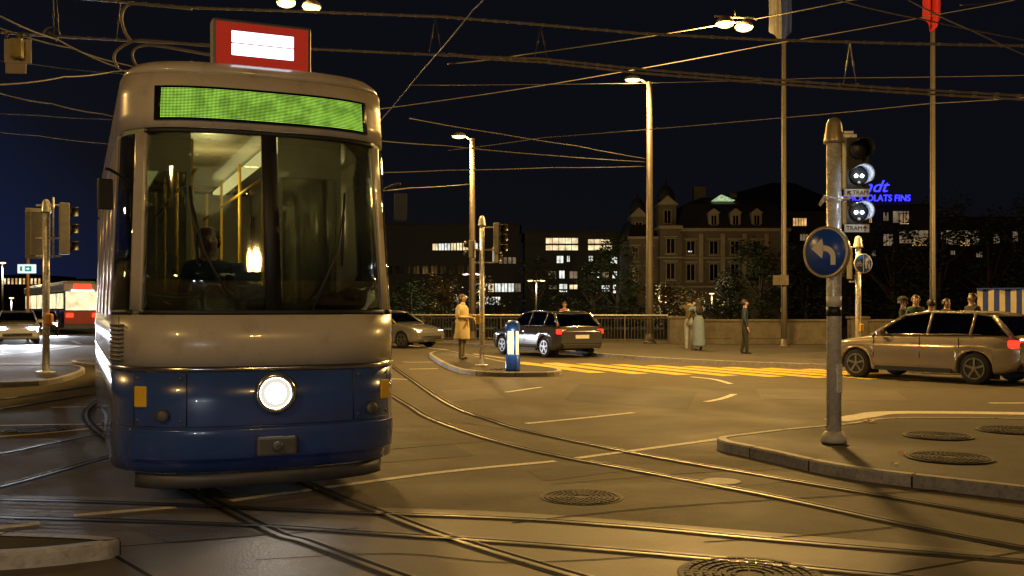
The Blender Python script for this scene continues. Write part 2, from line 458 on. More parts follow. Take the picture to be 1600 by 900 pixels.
island([Vector((2.33, 11.02, 0)), Vector((2.22, 10.82, 0)), Vector((2.24, 10.54, 0)), P(1160, 712), P(1200, 721), P(1330, 749), P(1600, 783), P(1900, 822), P(2100, 760), P(2100, 668, .11), P(1850, 657, .11), P(1600, 653, .11), P(1395, 652, .11), P(1320, 661, .11), P(1220, 670, .11), Vector((2.66, 11.28, 0))])
island([P(671, 556), P(682, 567), P(705, 579), P(735, 586), P(790, 589), P(866, 588), P(870, 582), P(800, 573), P(745, 562), P(700, 553)])
island([P(-260, 600), P(-60, 606), P(60, 603), P(112, 593), P(133, 582), P(110, 577), P(20, 577), P(-200, 577)])
island([Vector(v) for v in ((-7, 5.1, 0), (-4.2, 5.5, 0), (-2.95, 5.74, 0), (-2.52, 5.93, 0), (-2.40, 6.05, 0), (-2.47, 6.16, 0), (-2.95, 6.26, 0), (-4.2, 6.4, 0), (-7, 6.55, 0))], h=0.10, kw=0.10, n=4, top=A_WALK)
island([P(232, 570), P(236, 574), P(170, 576), P(120, 572), P(118, 568), P(180, 567)], 0.1)
# far pavement along the bridge and the right-hand quay
q = [Vector((-9.3, 45.0, 0)), Vector((-3.4, 42.9, 0)), P(820, 547), P(948, 558), P(1043, 565), P(1164, 571), P(1350, 578), P(1600, 588), P(1900, 600), P(2600, 600)]
s = spline(q, 5)
g = MB()
for a, b in zip(s, s[1:]): g.face([(a.x, a.y, .09), (b.x, b.y, .09), (b.x, 46.95, .09), (a.x, 46.95, .09)])
struct(g.build("pavement", A_WALK))
g = MB()
for a, b in zip(s, s[1:]):
    t = (b - a).normalized(); nn = Vector((-t.y, t.x, 0)); 
    g.face([Vector((a.x, a.y, -.05)) - nn * .14, Vector((b.x, b.y, -.05)) - nn * .14, Vector((b.x, b.y, .11)) - nn * .13, Vector((a.x, a.y, .11)) - nn * .13])
    g.face([Vector((a.x, a.y, .11)) - nn * .13, Vector((b.x, b.y, .11)) - nn * .13, Vector((b.x, b.y, .11)) + nn * .02, Vector((a.x, a.y, .11)) + nn * .02])
struct(g.build("kerb", M_KERB))

# ---------------------------------------------------------------- manhole covers, leaves
def manhole(c, r, label, z=0.0):
    t = thing("manhole_cover", label, "manhole cover", (c.x, c.y, z), random.uniform(0, 1), "round iron manhole covers")
    g = MB(); g.lathe([(r * 1.02, -0.01), (r * 1.02, 0.004), (r * 0.98, 0.004), (r * 0.96, 0.003), (0.01, 0.003)], n=40)
    g.build("frame_ring", M_IRON, t)
    g = MB()
    for k in range(1, 7):
        rr = r * (0.14 + 0.13 * k); n = 10 + 5 * k
        for j in range(n):
            a0, a1 = (j + 0.12 + 0.5 * (k % 2)) / n * 2 * math.pi, (j + 0.88 + 0.5 * (k % 2)) / n * 2 * math.pi
            am = (a0 + a1) / 2
            pts = [(rr * math.cos(a), rr * math.sin(a)) for a in (a0, am, a1)] + [((rr - .07 * r) * math.cos(a), (rr - .07 * r) * math.sin(a)) for a in (a1, am, a0)]
            g.prism(pts, 0.003, 0.011)
    g.build("tread_plate", M_IRON, t)
manhole(P(909, 777), 0.33, "worn manhole cover in the open road between the curved rails")
manhole(P(1484, 715, .114), 0.38, "large manhole cover on the kerbed island, nearest the pole's front", 0.116)
manhole(P(1466, 681, .114), 0.36, "flat-looking manhole cover on the island, directly behind the large one", 0.116)
manhole(P(1585, 672, .114), 0.40, "manhole cover on the island cut by the right picture edge", 0.116)
manhole(P(1172, 899), 0.40, "large ribbed manhole cover at the bottom edge beside the lowest rail", 0.003)
manhole(P(60, 671), 0.42, "manhole cover between the two white stop lines left of the tram")
g = MB(); c = P(1128, 753); g.lathe([(0.17, 0.0), (0.17, 0.007), (0.15, 0.009), (0.01, 0.009)], c, 28)
tag(g.build("valve_cover", M_KERB), "small pale round valve cover in the road left of the kerb", "valve cover")
M_LEAF = mat("autumn_leaf", (0.42, 0.16, 0.02), 0.6, 0, 0.3, 20)
for (x, y, s, lb) in ((1356, 659, 0.13, "largest curled orange leaf on the island just behind the signal pole"), (1408, 709, 0.085, "orange leaf on the island between pole and manhole cover"),
                      (1396, 725, 0.06, "tiny orange leaf on the island near its front kerb"), (1575, 650, 0.07, "yellow leaf on the white line along the island")):
    z = 0.117 if y != 650 else 0.006
    c = P(x, y, z); g = MB()
    for k in range(5):
        a = -1.2 + k * 0.6 + random.uniform(-.1, .1); L = s * (1 - abs(k - 2) * 0.18)
        d = Vector((math.cos(a), math.sin(a), 0)); n_ = Vector((-d.y, d.x, 0))
        g.face([c, c + d * L * .5 + n_ * L * .2 + Vector((0, 0, s * .12)), c + d * L + Vector((0, 0, s * random.uniform(.1, .4))), c + d * L * .5 - n_ * L * .2 + Vector((0, 0, s * .1))])
    g.tube([c, c + Vector((-s * .6, 0, s * .1))], s * .03, 5)
    tag(g.build("fallen_leaf", M_LEAF, flip=False), lb, "leaf", "fallen autumn leaves")

# ---------------------------------------------------------------- the tram
M_TB = mat("tram_blue", (0.036, 0.080, 0.29), 0.25, 0, 0.12, 1.5, coat=0.6, dirt=0.34)
M_TW = mat("tram_cream", (0.52, 0.46, 0.36), 0.3, 0, 0.08, 2, coat=0.5, dirt=0.28)
M_TG = mat("tram_grey", (0.10, 0.10, 0.10), 0.5, 0.2, 0.2, 5, dirt=0.3)
M_TIN = mat("tram_interior", (0.30, 0.28, 0.22), 0.7, 0, 0.1, 5)
M_SEAT = mat("seat_fabric", (0.03, 0.06, 0.16), 0.85, 0, 0.3, 20)
M_RUB = mat("black_rubber", (0.012, 0.012, 0.013), 0.55, 0, 0.2, 9)
M_CHR = mat("bright_trim", (0.62, 0.62, 0.60), 0.18, 0.95, 0.1, 6)
G_TRAM = glass("tram_glass", (0.52, 0.54, 0.48), 0.10)
E_HEAD = emis("headlight_white", (1.0, 0.95, 0.84), 45)
E_GRN = emis("display_green", (0.34, 0.66, 0.07), 1.0)
_n, _l = E_GRN.node_tree.nodes, E_GRN.node_tree.links       # rows and columns of light dots
_t = _n.new("ShaderNodeTexCoord"); _s = _n.new("ShaderNodeSeparateXYZ"); _l.new(_t.outputs["Object"], _s.inputs[0])
_w = []
for _ax, _f in (("X", 640.0), ("Z", 520.0)):
    _m = _n.new("ShaderNodeMath"); _m.operation = 'MULTIPLY'; _m.inputs[1].default_value = _f; _l.new(_s.outputs[_ax], _m.inputs[0])
    _c = _n.new("ShaderNodeMath"); _c.operation = 'SINE'; _l.new(_m.outputs[0], _c.inputs[0])
    _r = _n.new("ShaderNodeMapRange"); _r.inputs[1].default_value = -0.7; _r.inputs[2].default_value = 0.4; _l.new(_c.outputs[0], _r.inputs[0]); _w.append(_r)
_p = _n.new("ShaderNodeMath"); _p.operation = 'MULTIPLY'; _l.new(_w[0].outputs[0], _p.inputs[0]); _l.new(_w[1].outputs[0], _p.inputs[1])
_z = _n.new("ShaderNodeTexNoise"); _z.inputs["Scale"].default_value = 9; _l.new(_t.outputs["Object"], _z.inputs["Vector"])
_y = _n.new("ShaderNodeMapRange"); _y.inputs[1].default_value = 0.38; _y.inputs[2].default_value = 0.60; _y.inputs[3].default_value = 1.3; _y.inputs[4].default_value = 2.2; _l.new(_z.outputs["Fac"], _y.inputs[0])
_q = _n.new("ShaderNodeMath"); _q.operation = 'MULTIPLY'; _l.new(_p.outputs[0], _q.inputs[0]); _l.new(_y.outputs[0], _q.inputs[1])
_l.new(_q.outputs[0], [k for k in _n if k.type == 'EMISSION'][0].inputs[1])
E_NUM = emis("number_white", (0.80, 0.82, 1.0), 3.2)
E_RED = emis("number_red", (0.55, 0.035, 0.015), 0.55)
E_CEIL = emis("tram_ceiling_light", (1.0, 0.86, 0.40), 2.4)
M_DISP = mat("display_black", (0.008, 0.010, 0.008), 0.2, 0, 0.2, 5, coat=0.5)

HW, NOSE, LEN = 1.15, 1.0, 8.0
def tram_part(T, nose=True, LEN=LEN):
    """build one body section under Empty T; local x = across, y = backwards, z = up"""
    plan = []
    if nose:
        for k in range(0, 33):
            a = -math.pi / 2 + k * math.pi / 32
            ca, sa = abs(math.cos(a)), math.sin(a)
            e = 2 / 2.7
            plan.append((HW * math.copysign(abs(sa) ** e, sa), NOSE * (1 - ca ** e)))
    L = plan[0] if nose else (-HW, 0)
    def skin(a, z, off=0.0):
        """a in [-1, 1] runs over the nose; beyond that along the sides"""
        if abs(a) <= 1:
            t = a * math.pi / 2; e = 2 / 2.7
            x = HW * math.copysign(abs(math.sin(t)) ** e, a); y = NOSE * (1 - abs(math.cos(t)) ** e)
        else:
            x = math.copysign(HW, a); y = NOSE + (abs(a) - 1) * (LEN - NOSE)
        w = max(0, 1 - y / NOSE) if nose else 0
        rake = max(0, z - 1.35) * 0.17 * w + max(0, 0.55 - z) * 0.35 * w
        tum = 1 - max(0, z - 1.5) * 0.035
        v = Vector((x * tum, y + rake, z))
        if off:
            h = 0.01
            if abs(a) <= 1:
                b = min(1, a + h); c = max(-1, a - h)
                p, q = Vector(skin(b, z)), Vector(skin(c, z)); t = (p - q); nn = Vector((-t.y, t.x, 0)).normalized()
                if nn.dot(Vector((v.x, v.y - 1.0, 0))) < 0: nn = -nn
            else: nn = Vector((math.copysign(1, a), 0, 0))
            v = v + nn * off
        return v
    def panel(name, m, a0, a1, zs, parent=T, off=0.0, th=0.03, na=16, bevel=0.0):
        g = MB(); g.smooth = True
        outr, inr = [], []
        for z in zs:
            outr.append([skin(a0 + (a1 - a0) * k / na, z, off) for k in range(na + 1)])
            inr.append([skin(a0 + (a1 - a0) * k / na, z, off - th) for k in range(na + 1)])
        rings = [list(o) + list(reversed(i)) for o, i in zip(outr, inr)]
        g.rings(rings, True)
        return g.build(name, m, parent, bevel)
    full = 1.999
    lo = -full if True else 0
    if nose:
        # painted shell, as bands butted end to end
        panel("skirt", M_TB, -full, full, (0.26, 0.40, 0.56, 0.80, 1.03), na=96)
        panel("bumper", M_TB, -0.62, 0.62, (0.36, 0.42, 0.54, 0.60), off=0.055, th=0.05, na=30, bevel=0.012)
        panel("trim_strip", M_CHR, -full, full, (1.032, 1.068), off=0.008, th=0.03, na=96)
        panel("waist_panel", M_TW, -full, full, (1.07, 1.25, 1.46), na=96)
        panel("head_panel", M_TW, -full, full, (2.92, 3.05, 3.2, 3.36), na=96)
        panel("windscreen", G_TRAM, -0.56, 0.56, (1.50, 1.8, 2.2, 2.6, 2.88), off=-0.008, th=0.012, na=28)
        panel("windscreen_seal", M_RUB, -0.58, 0.58, (1.462, 1.50), off=0.002, th=0.03, na=28)
        panel("windscreen_seal", M_RUB, -0.58, 0.58, (2.88, 2.918), off=0.002, th=0.03, na=28)
        panel("windscreen_divider", M_RUB, -0.012, 0.012, (1.50, 2.2, 2.88), off=0.004, th=0.03, na=2)
        for s in (-1, 1):
            panel("pillar", M_TW, s * 0.565, s * 0.66, (1.50, 1.8, 2.2, 2.6, 2.88), na=6)
            panel("corner_window", G_TRAM, s * 0.66, s * 0.98, (1.50, 2.0, 2.88), off=-0.008, th=0.012, na=8)
            panel("window_seal", M_RUB, s * 0.66, s * 0.98, (1.462, 1.50), off=0.002, th=0.03, na=8)
            edges = [0.98, 1.08, 1.10, 1.26, 1.30, 1.48, 1.52, 1.70, 1.74, 1.94, 1.999]
            for k in range(len(edges) - 1):
                a0, a1 = s * edges[k], s * edges[k + 1]
                if k % 2 == 0: panel("pillar", M_TW, a0, a1, (1.462, 2.918), na=2)
                else: panel("side_window", G_TRAM, a0, a1, (1.47, 2.0, 2.91), off=-0.012, th=0.012, na=2)
        for aa in (-0.62, 0.62, -0.30, 0.30):
            panel("panel_seam", M_RUB, aa - .003, aa + .003, (0.62, 0.80, 1.02), off=0.002, th=0.006, na=2)
        panel("panel_seam", M_RUB, -0.98, 0.98, (0.612, 0.619), off=0.002, th=0.006, na=48)
        for aa in (-0.78, 0.78): panel("panel_seam", M_RUB, aa - .003, aa + .003, (1.08, 1.25, 1.45), off=0.002, th=0.006, na=2)
        for aa in (-0.59, -0.33, 0.33, 0.59):
            for zz_ in (0.66, 0.98):
                q = skin(aa, zz_, 0.002); b_ = MB(); b_.lathe([(.014, -.004), (.012, .005), (.002, .007)], q, 10, M=Matrix.Rotation(aa * 1.1, 4, 'Z') @ Matrix.Rotation(R(90), 4, 'X')); b_.build("bolt", M_TG, T)
        # pleated louvre below the near corner window, as the ribbed corner of the photo
        for k in range(9):
            panel("corner_louvre", M_TG, -0.97, -0.72, (1.10 + k * 0.034, 1.118 + k * 0.034), off=0.012, th=0.014, na=8)
    # roof
    g = MB(); g.smooth = True
    path = [-full + 2 * full * k / 96 for k in range(97)] if nose else None
    rings = []
    for z, ins in ((3.362, 0.0), (3.42, 0.03), (3.47, 0.10), (3.50, 0.25), (3.52, 0.6)):
        if nose:
            rr = []
            for a in path:
                p = skin(a, 3.36); c = Vector((0, max(p.y, 1.6), 0))
                d = Vector((-p.x, 1.4 - p.y if p.y < 1.4 else 0, 0))
                L_ = d.length or 1; rr.append(Vector((p.x, p.y, z)) + d / L_ * min(ins, L_))
            rings.append(rr)
    g.rings(rings, True); g.build("roof", M_TW, T)
    g = MB(); g.box((0, 4.6, 0.34), (2.1, 6.4, 0.10)); g.box((0, 1.2, 0.36), (1.5, 1.2, 0.1)); g.build("floor", M_TIN, T)
    g = MB(); g.box((0, LEN - 0.03, 1.8), (2.1, 0.05, 2.9)); g.build("rear_bulkhead", M_TIN, T)
    # cab: console, seat, partition with door opening
    g = MB(); g.box((0.0, 0.75, 1.05), (1.5, 0.5, 0.6)); g.box((0, 0.72, 1.37), (1.3, 0.4, 0.05), rx=R(12)); g.build("console", M_TG, T, 0.03)
    se = MB(); se.box((0, 1.35, 0.95), (0.5, 0.45, 0.12)); se.box((0, 1.58, 1.35), (0.48, 0.12, 0.75)); se.box((0, 1.6, 1.83), (0.28, 0.1, 0.2)); se.box((0, 1.35, 0.6), (0.16, 0.16, 0.6))
    se.build("driver_seat", M_SEAT, T, 0.03)
    g = MB()
    for sx in (-0.72, 0.72):
        g.box((sx, 2.1, 0.95), (0.62, 0.04, 1.1)); g.box((sx, 2.1, 3.0), (0.62, 0.04, 0.4))
        for px_ in (-.29, .29): g.box((sx + px_, 2.1, 2.15), (0.04, 0.04, 1.3))
    g.build("cab_partition", M_TIN, T)
    for sx in (-0.72, 0.72):
        g = MB(); g.box((sx, 2.1, 2.15), (0.54, 0.012, 1.3)); g.build("cab_glass", G_TRAM, T)
    for r_ in range(5):
        for sx in (-0.72, 0.72):
            s_ = MB(); s_.box((sx, 2.9 + r_ * 1.0, 0.82), (0.8, 0.42, 0.1)); s_.box((sx, 3.12 + r_ * 1.0, 1.15), (0.8, 0.08, 0.65)); s_.build("seat", M_SEAT, T, 0.02)
    for sx in (-0.35, 0.35):
        g = MB(); g.tube([(sx, 2.2, 2.85), (sx, 7.8, 2.85)], 0.018); 
        for k in range(4): g.tube([(sx, 2.6 + k * 1.6, 0.4), (sx, 2.6 + k * 1.6, 3.2)], 0.018)
        g.build("grab_rail", M_YBOX, T)
    for sx in (-0.55, 0.55):
        g = MB(); g.box((sx, 5.1, 3.24), (0.16, 5.2, 0.04)); g.build("ceiling_light", E_CEIL, T)
    # destination display in the head panel
    lamp("saloon_light", T, (0, 4.2, 2.9), 60, (1, .82, .36), .3); lamp("cab_light", T, (0.2, 1.0, 2.85), 16, (1, .82, .36), .2)
    d = panel("destination_display", M_DISP, -0.50, 0.50, (2.975, 3.10, 3.25), off=0.016, th=0.02, na=28)
    panel("led_matrix", E_GRN, -0.455, 0.455, (2.995, 3.10, 3.23), d, off=0.019, th=0.003, na=28)
    # number box standing on the roof edge
    b = MB(); b.box((0.0, 0.62, 3.66), (0.80, 0.16, 0.40)); b.box((0, 0.66, 3.45), (0.5, 0.1, 0.06)); nb = b.build("number_box", M_TG, T, 0.02)
    g = MB(); g.box((0.0, 0.535, 3.66), (0.74, 0.012, 0.34)); g.build("number_face", E_RED, nb)
    for z, w in ((3.715, 0.50), (3.612, 0.50)):
        g = MB(); g.box((0.0, 0.526, z), (w, 0.008, 0.094)); g.build("light_bar", E_NUM, nb, 0.03)
    # headlight: one round lamp in the middle of the apron
    p0 = skin(0.0, 0.86)
    h = MB(); M_ = Matrix.Rotation(R(90), 4, 'X')
    h.lathe([(0.155, -0.02), (0.155, 0.05), (0.135, 0.065), (0.115, 0.05), (0.10, 0.02)], (0, p0.y, 0.86), 28, M=M_)
    hd = h.build("headlight", M_CHR, T)
    g = MB(); g.lathe([(0.080, 0.052), (0.06, 0.068), (0.03, 0.078), (0.004, 0.080)], (0, p0.y, 0.86), 24, M=M_); g.build("lens", E_HEAD, hd)
    g = MB(); g.lathe([(0.114, 0.02), (0.113, 0.046), (0.082, 0.050), (0.080, 0.02)], (0, p0.y, 0.86), 28, M=M_); g.build("reflector", emis("headlight_reflector", (1.0, .93, .78), .85), hd)
    lamp("headlight_beam", hd, (0, p0.y - 0.12, 0.86), 16, (1, 0.93, 0.80), 0.09, 110, (0.05, -1, -0.10))
    for s in (-1, 1):   # marker lamps, indicators, coupling cover, wipers, mirrors
        q = skin(s * 0.42, 0.70, 0.006)
        g = MB(); g.lathe([(0.05, 0.0), (0.05, 0.03), (0.03, 0.04), (0.004, 0.042)], (q.x, q.y, q.z), 16, M=Matrix.Rotation(s * R(18), 4, 'Z') @ M_); g.build("marker_lamp", M_TG, T)
        q = skin(s * 0.56, 0.84, 0.0)
        g = MB(); g.box((q.x, q.y, q.z), (0.10, 0.05, 0.16), rz=s * R(32)); g.build("indicator_lamp", M_YBOX, T, 0.01)
        a_ = [skin(s * 0.10, 1.50, 0.03), skin(s * 0.22, 1.95, 0.03), skin(s * 0.27, 2.3, 0.03)]
        g = MB(); g.tube(a_, 0.009, 6); g.tube([skin(s * 0.245, 1.85, 0.02), skin(s * 0.285, 2.45, 0.02)], 0.012, 6); g.build("wiper", M_BLACK, T)
        q = skin(s * 0.80, 2.55, 0.0); o_ = Vector((q.x + s * 0.13, q.y - 0.06, 2.40))
        g = MB(); g.tube([q, Vector((q.x + s * .10, q.y - .04, 2.60)), o_ + Vector((0, 0, .2))], 0.014, 6); g.box(o_, (0.11, 0.05, 0.24), rz=s * R(-15)); g.build("mirror", M_BLACK, T, 0.015)
    q = skin(0, 0.48, 0.05)
    g = MB(); g.box((0, q.y - 0.02, 0.46), (0.30, 0.12, 0.15)); g.tube([(0, q.y - .07, .46), (0, q.y - .12, .46)], 0.04, 12); g.build("coupler", M_TG, T, 0.02)
    # a step plate, fleet stripe and a lower cowcatcher
    panel("lifeguard", M_TG, -0.66, 0.66, (0.12, 0.24), off=-0.05, th=0.04, na=24)
    # bogie under the car
    for y in (2.2, 3.9):
        for sx in (-0.5, 0.5):
            g = MB(); g.lathe([(0.05, -0.06), (0.30, -0.06), (0.33, -0.03), (0.33, 0.05), (0.05, 0.06)], (sx, y, 0.345), 24, M=Matrix.Rotation(R(90), 4, 'Y')); g.build("wheel", M_TG, T)
T_ANG = math.atan2(0.40, 0.917)
T_O = Vector((-1.83, 7.70, 0))
T1 = thing("tram", "blue and cream tram turning across the junction with its single round headlight on", "tram", T_O, T_ANG)
tram_part(T1)
# second section of the same tram, behind the bellows
Ya = LEN
g = MB()
for k in range(8):
    y = Ya + 0.03 + k * 0.09; w = 1.05 if k % 2 else 1.0
    g.box((0.0, y, 1.85), (w * 2, 0.07, 2.9))
g.build("bellows", M_RUB, T1)
an2 = R(-14)
def rot2(p): 
    c, s_ = math.cos(an2), math.sin(an2); return Vector((p[0] * c - p[1] * s_ , Ya + 0.75 + p[0] * s_ + p[1] * c, p[2]))
def box2(name, c, s_, m, bev=0.03):
    g = MB(); g.box(rot2(c), s_, rz=an2); return g.build(name, m, T1, bev)
box2("skirt", (0, 5, 0.645), (2.3, 10, 0.77), M_TB); box2("waist_panel", (0, 5, 1.25), (2.29, 10, 0.42), M_TW)
box2("window_band", (0, 5, 2.19), (2.24, 9.9, 1.44), M_DISP, 0.01); box2("head_panel", (0, 5, 3.14), (2.27, 10, 0.44), M_TW); box2("roof", (0, 5, 3.44), (2.0, 9.8, 0.14), M_TW)
for k in range(6):
    for s in (-1, 1): box2("pillar", (s * 1.115, 0.08 + k * 1.965, 2.19), (0.04, 0.16, 1.436), M_TW, 0.004)

# ---------------------------------------------------------------- the background tram on the left
M_TR = mat("tram_tail_grey", (0.35, 0.33, 0.30), 0.4, 0, 0.1, 3)
E_TAIL = emis("tail_red", (1.0, 0.03, 0.012), 4)
E_TWIN = emis("tram_lit_window", (1.0, 0.80, 0.45), 1.3, 0.4, 1.5)
bt_d = 62.0
bp = Vector(((129 - 800) / F * bt_d, bt_d, 0))
T2 = thing("tram", "distant tram seen from behind with lit rear window and red tail lamps", "tram", bp, R(33))
g = MB(); g.box((0, 9, 0.9), (2.2, 18, 1.1)); g.build("lower_body", M_TB, T2, 0.05)
g = MB(); g.box((0, 9, 2.9), (2.2, 18, 0.5)); g.box((0, 9, 3.2), (1.7, 17, 0.2)); g.build("roof", M_TR, T2, 0.05)
g = MB(); g.box((0, 9.1, 2.05), (2.1, 17.7, 1.195)); g.build("cabin", M_DISP, T2)
g = MB(); g.box((0, 0.09, 2.05), (1.9, 0.1, 1.15)); g.build("rear_window", E_TWIN, T2)
for s in (-1, 1):
    g = MB(); g.box((s * 0.75, -0.06, 1.16), (0.40, 0.06, 0.24)); g.build("tail_lamp", E_TAIL, T2)
    for k in range(6):
        g = MB(); g.box((s * 1.06, 1.6 + k * 2.9, 2.05), (0.04, 2.3, 0.95)); g.build("side_window", E_TWIN, T2)
g = MB(); g.box((0, -0.03, 2.93), (1.0, 0.05, 0.34)); g.build("route_display", E_TAIL, T2)
g = MB(); g.box((0, -0.04, 2.68), (1.3, 0.05, 0.08)); g.build("display_light", emis("cool_strip", (.8, .85, 1), 6), T2)
g = MB(); g.box((0, 0.02, 0.45), (2.1, 0.1, 0.2)); g.build("bumper", M_TG, T2)
g = MB(); g.box((0, 0.0, 1.0), (2.12, 0.08, 0.78)); g.build("rear_panel", mat("tail_red_glow", (.42, .03, .03), .4), T2, .02)  # red glow of the tail lamps on the rear, put into the panel's colour

# ---------------------------------------------------------------- lamp heads, lamp posts
def lamp_head(T, c, r=0.24, power=900, light=True, sx=1.0, name="lamp_head"):
    g = MB(); g.lathe([(0.02, 0.17), (r * .45, 0.15), (r * .85, 0.08), (r, 0.0), (r * .97, -0.02)], c, 20, sx=sx); h = g.build(name, M_POLE, T)
    g = MB(); g.lathe([(r * .93, -0.022), (r * .85, -0.07), (r * .5, -0.11), (0.01, -0.12)], c, 20, sx=sx); g.build("lens", E_LAMP, h)
    if light: lamp("lamp_light", h, Vector(c) + Vector((0, 0, -0.36)), power, LAMP, 0.30)
    return h
def hanging_pair(px, py, d, label, power, sep=0.62):
    c = V(px, py, d)
    T = thing("hanging_lamp", label, "street lamp", c, R(10), "twin lamps hung over the junction")
    g = MB(); g.tube([(-0.55, 0, 0.22), (0.55, 0, 0.22)], 0.03); g.tube([(0, 0, 0.22), (0, 0, 0.42)], 0.02); g.build("bracket", M_POLE, T)
    for s in (-1, 1): lamp_head(T, (s * sep / 2, s * 0.12, 0.02), 0.24, power)
    return c
H1 = hanging_pair(1148, 40, 26, "twin hanging lamp high over the yellow crossing, right of the nearer lamp post", 2600)
H2 = hanging_pair(467, 8, 25, "twin hanging lamp high above the tram", 1400)
# unseen lamps of the same kind, added behind the viewer and to the sides: they light the near roadway
for (x, y, z, pw, lb) in ((6.5, -7.0, 9.0, 560, "added unseen twin hanging lamp behind the viewpoint on the right"), (-8.0, -5.0, 9.0, 640, "added unseen twin hanging lamp behind the viewpoint on the left"),
                          (-21.0, 17.0, 9.0, 900, "added unseen twin hanging lamp out to the left over the other road"), (22, 24, 9.5, 2600, "added unseen twin hanging lamp out to the right over the quay road")):
    T = thing("hanging_lamp", lb, "street lamp", (x, y, z), 0.3, "twin lamps hung over the junction")
    g = MB(); g.tube([(-0.55, 0, 0.22), (0.55, 0, 0.22)], 0.03); g.tube([(0, 0, 0.22), (0, 0, 0.42)], 0.02); g.build("bracket", M_POLE, T)
    for s in (-1, 1): lamp_head(T, (s * 0.31, s * 0.12, 0.02), 0.24, pw)

def lamp_post(base, H, head_dx, label, power):
    T = thing("lamp_post", label, "street lamp", base, 0, "tall lamp posts along the bridge")
    g = MB(); g.tube([(0, 0, 0), (0, 0, 1.6), (0, 0, H)], [0.17, 0.16, 0.11], 14); g.build("pole", M_POLE, T)
    g = MB(); g.lathe([(0.28, 0), (0.28, 0.05), (0.2, 0.09), (0.17, 0.4), (0.165, 0.42)], (0, 0, 0), 16); g.build("base", M_POLE, T)
    g = MB(); g.box((0.155, 0, 0.9), (0.03, 0.14, 0.5)); g.build("door", M_POLE, T)
    g = MB(); g.tube([(0, 0, H - 0.12), (head_dx * .5, 0, H + 0.10), (head_dx, 0, H + 0.12)], 0.05, 8); g.build("arm", M_POLE, T)
    lamp_head(T, (head_dx, -0.05, H + 0.10), 0.23, power, sx=1.5)
    return T
L1 = lamp_post(Vector(((1015 - 800) / F * 42, 42, 0.09)), 11.0, -0.72, "tall grey lamp post by the bridge railing end, its head lit", 2800)
L2 = lamp_post(Vector(((738 - 800) / F * 46.5, 46.5, 0.09)), 9.4, -0.62, "tall lit lamp post behind the woman in the trench coat", 2400)

# ---------------------------------------------------------------- traffic signals
def signal_head(T, c, n, lenses, w=0.23, sec=0.26, depth=0.13, visor=0.19, lit=(), body=None, name="signal_head"):
    """c: centre of the front face; n: facing direction; lenses: number of sections"""
    M = facing(n, c); Hh = lenses * sec
    def tf(g): bmesh.ops.transform(g.bm, matrix=M, verts=g.bm.verts[:])
    g = MB(); g.box((0, 0, -depth / 2), (w, Hh, depth)); tf(g); h = g.build(name, body or M_GREY, T, 0.015)
    g = MB(); g.box((0, 0, 0.004), (w * 0.98, Hh * .99, 0.008)); tf(g); g.build("front_plate", M_BLACK, h)
    for k in range(lenses):
        y = Hh / 2 - sec * (k + .5); r = min(w, sec) * .40
        g = MB(); g.lathe([(r, 0.0), (r, 0.015), (r * .9, 0.022), (0.004, 0.03)], (0, y, 0.006), 20); tf(g); g.build("lens", M_BLACK, h)
        g = MB(); ring = []
        for zz in (0.008, visor):
            a0, a1 = (R(-70), R(150)) if zz < 0.1 else (R(-40), R(110))
            ring.append([Vector((r * 1.12 * math.cos(a0 + (a1 - a0) * j / 18), y + r * 1.12 * math.sin(a0 + (a1 - a0) * j / 18), zz)) for j in range(19)])
        inner = [[Vector((p.x * .95, y + (p.y - y) * .95, p.z)) for p in rg] for rg in ring]
        g.smooth = True; g.rings([a + list(reversed(b)) for a, b in zip(ring, inner)], True); tf(g); g.build("visor", M_BLACK if k not in lit else M_VIS, h)
        if k in lit:
            for dx in (-0.034, 0.030):
                g = MB(); g.lathe([(0.018, 0.0), (0.016, 0.010), (0.009, 0.015), (0.003, 0.017)], (dx, y - 0.005, 0.037), 14); tf(g); g.build("led_dot", E_LED, h)
            g = MB(); g.lathe([(0.018, 0.0), (0.016, 0.008), (0.003, 0.009)], (0, y - 0.075, 0.03), 14); tf(g); g.build("dark_dot", M_GREY, h)
            p = M @ Vector((0, y, 0.13)); lamp("signal_glow", h, p, 0.55, (0.75, 0.86, 1.0), 0.03)
    return h
M_VIS = mat("visor_lit", (0.30, 0.32, 0.36), 0.4, 0, 0.1, 6)  # lens light on the lit visors is put into this paler colour
def sig_pole(T, H, r=0.075, cap=0.105, capm=None, foot=True):
    g = MB(); g.tube([(0, 0, 0), (0, 0, H)], r, 20); g.build("pole", M_GALV, T)
    g = MB(); k = cap / .105
    g.lathe([(cap, -0.015), (cap, 0.012), (cap * .95, 0.03), (cap * .72, 0.19 * k), (cap * .5, 0.235 * k), (cap * .2, 0.252 * k), (0.004, 0.255 * k)], (0, 0, H), 24); g.build("pole_cap", capm or M_CAP, T)

# main pole on the right-hand island
pb = P(1303, 691, 0.116)
T = thing("signal_pole", "steel signal pole on the right island carrying TRAM lamps and a blue left arrow sign", "traffic light", pb)
sig_pole(T, 3.14)
g = MB(); g.lathe([(0.13, 0), (0.135, 0.03), (0.125, 0.075), (0.10, 0.105), (0.08, 0.118)], (0, 0, 0), 24); g.build("foot_collar", mat("pale_collar", (.55, .53, .48), .6, 0, .1, 9, dirt=.3), T)
sc = 149.0
z_ = lambda y: CH + (YH - y) / sc - pb.z
g = MB(); g.lathe([(0.0765, z_(478)), (0.0765, z_(463))], (0, 0, 0), 20); g.build("reflective_band", M_SWHITE, T)
g = MB(); g.lathe([(0.0768, z_(494)), (0.0768, z_(479))], (0, 0, 0), 20); g.build("dark_band", M_BLACK, T)
g = MB(); g.box((0.035, -0.068, z_(590)), (0.06, 0.02, 0.3)); g.build("hatch", M_GALV, T, 0.004)
nS = (0.05, -1)
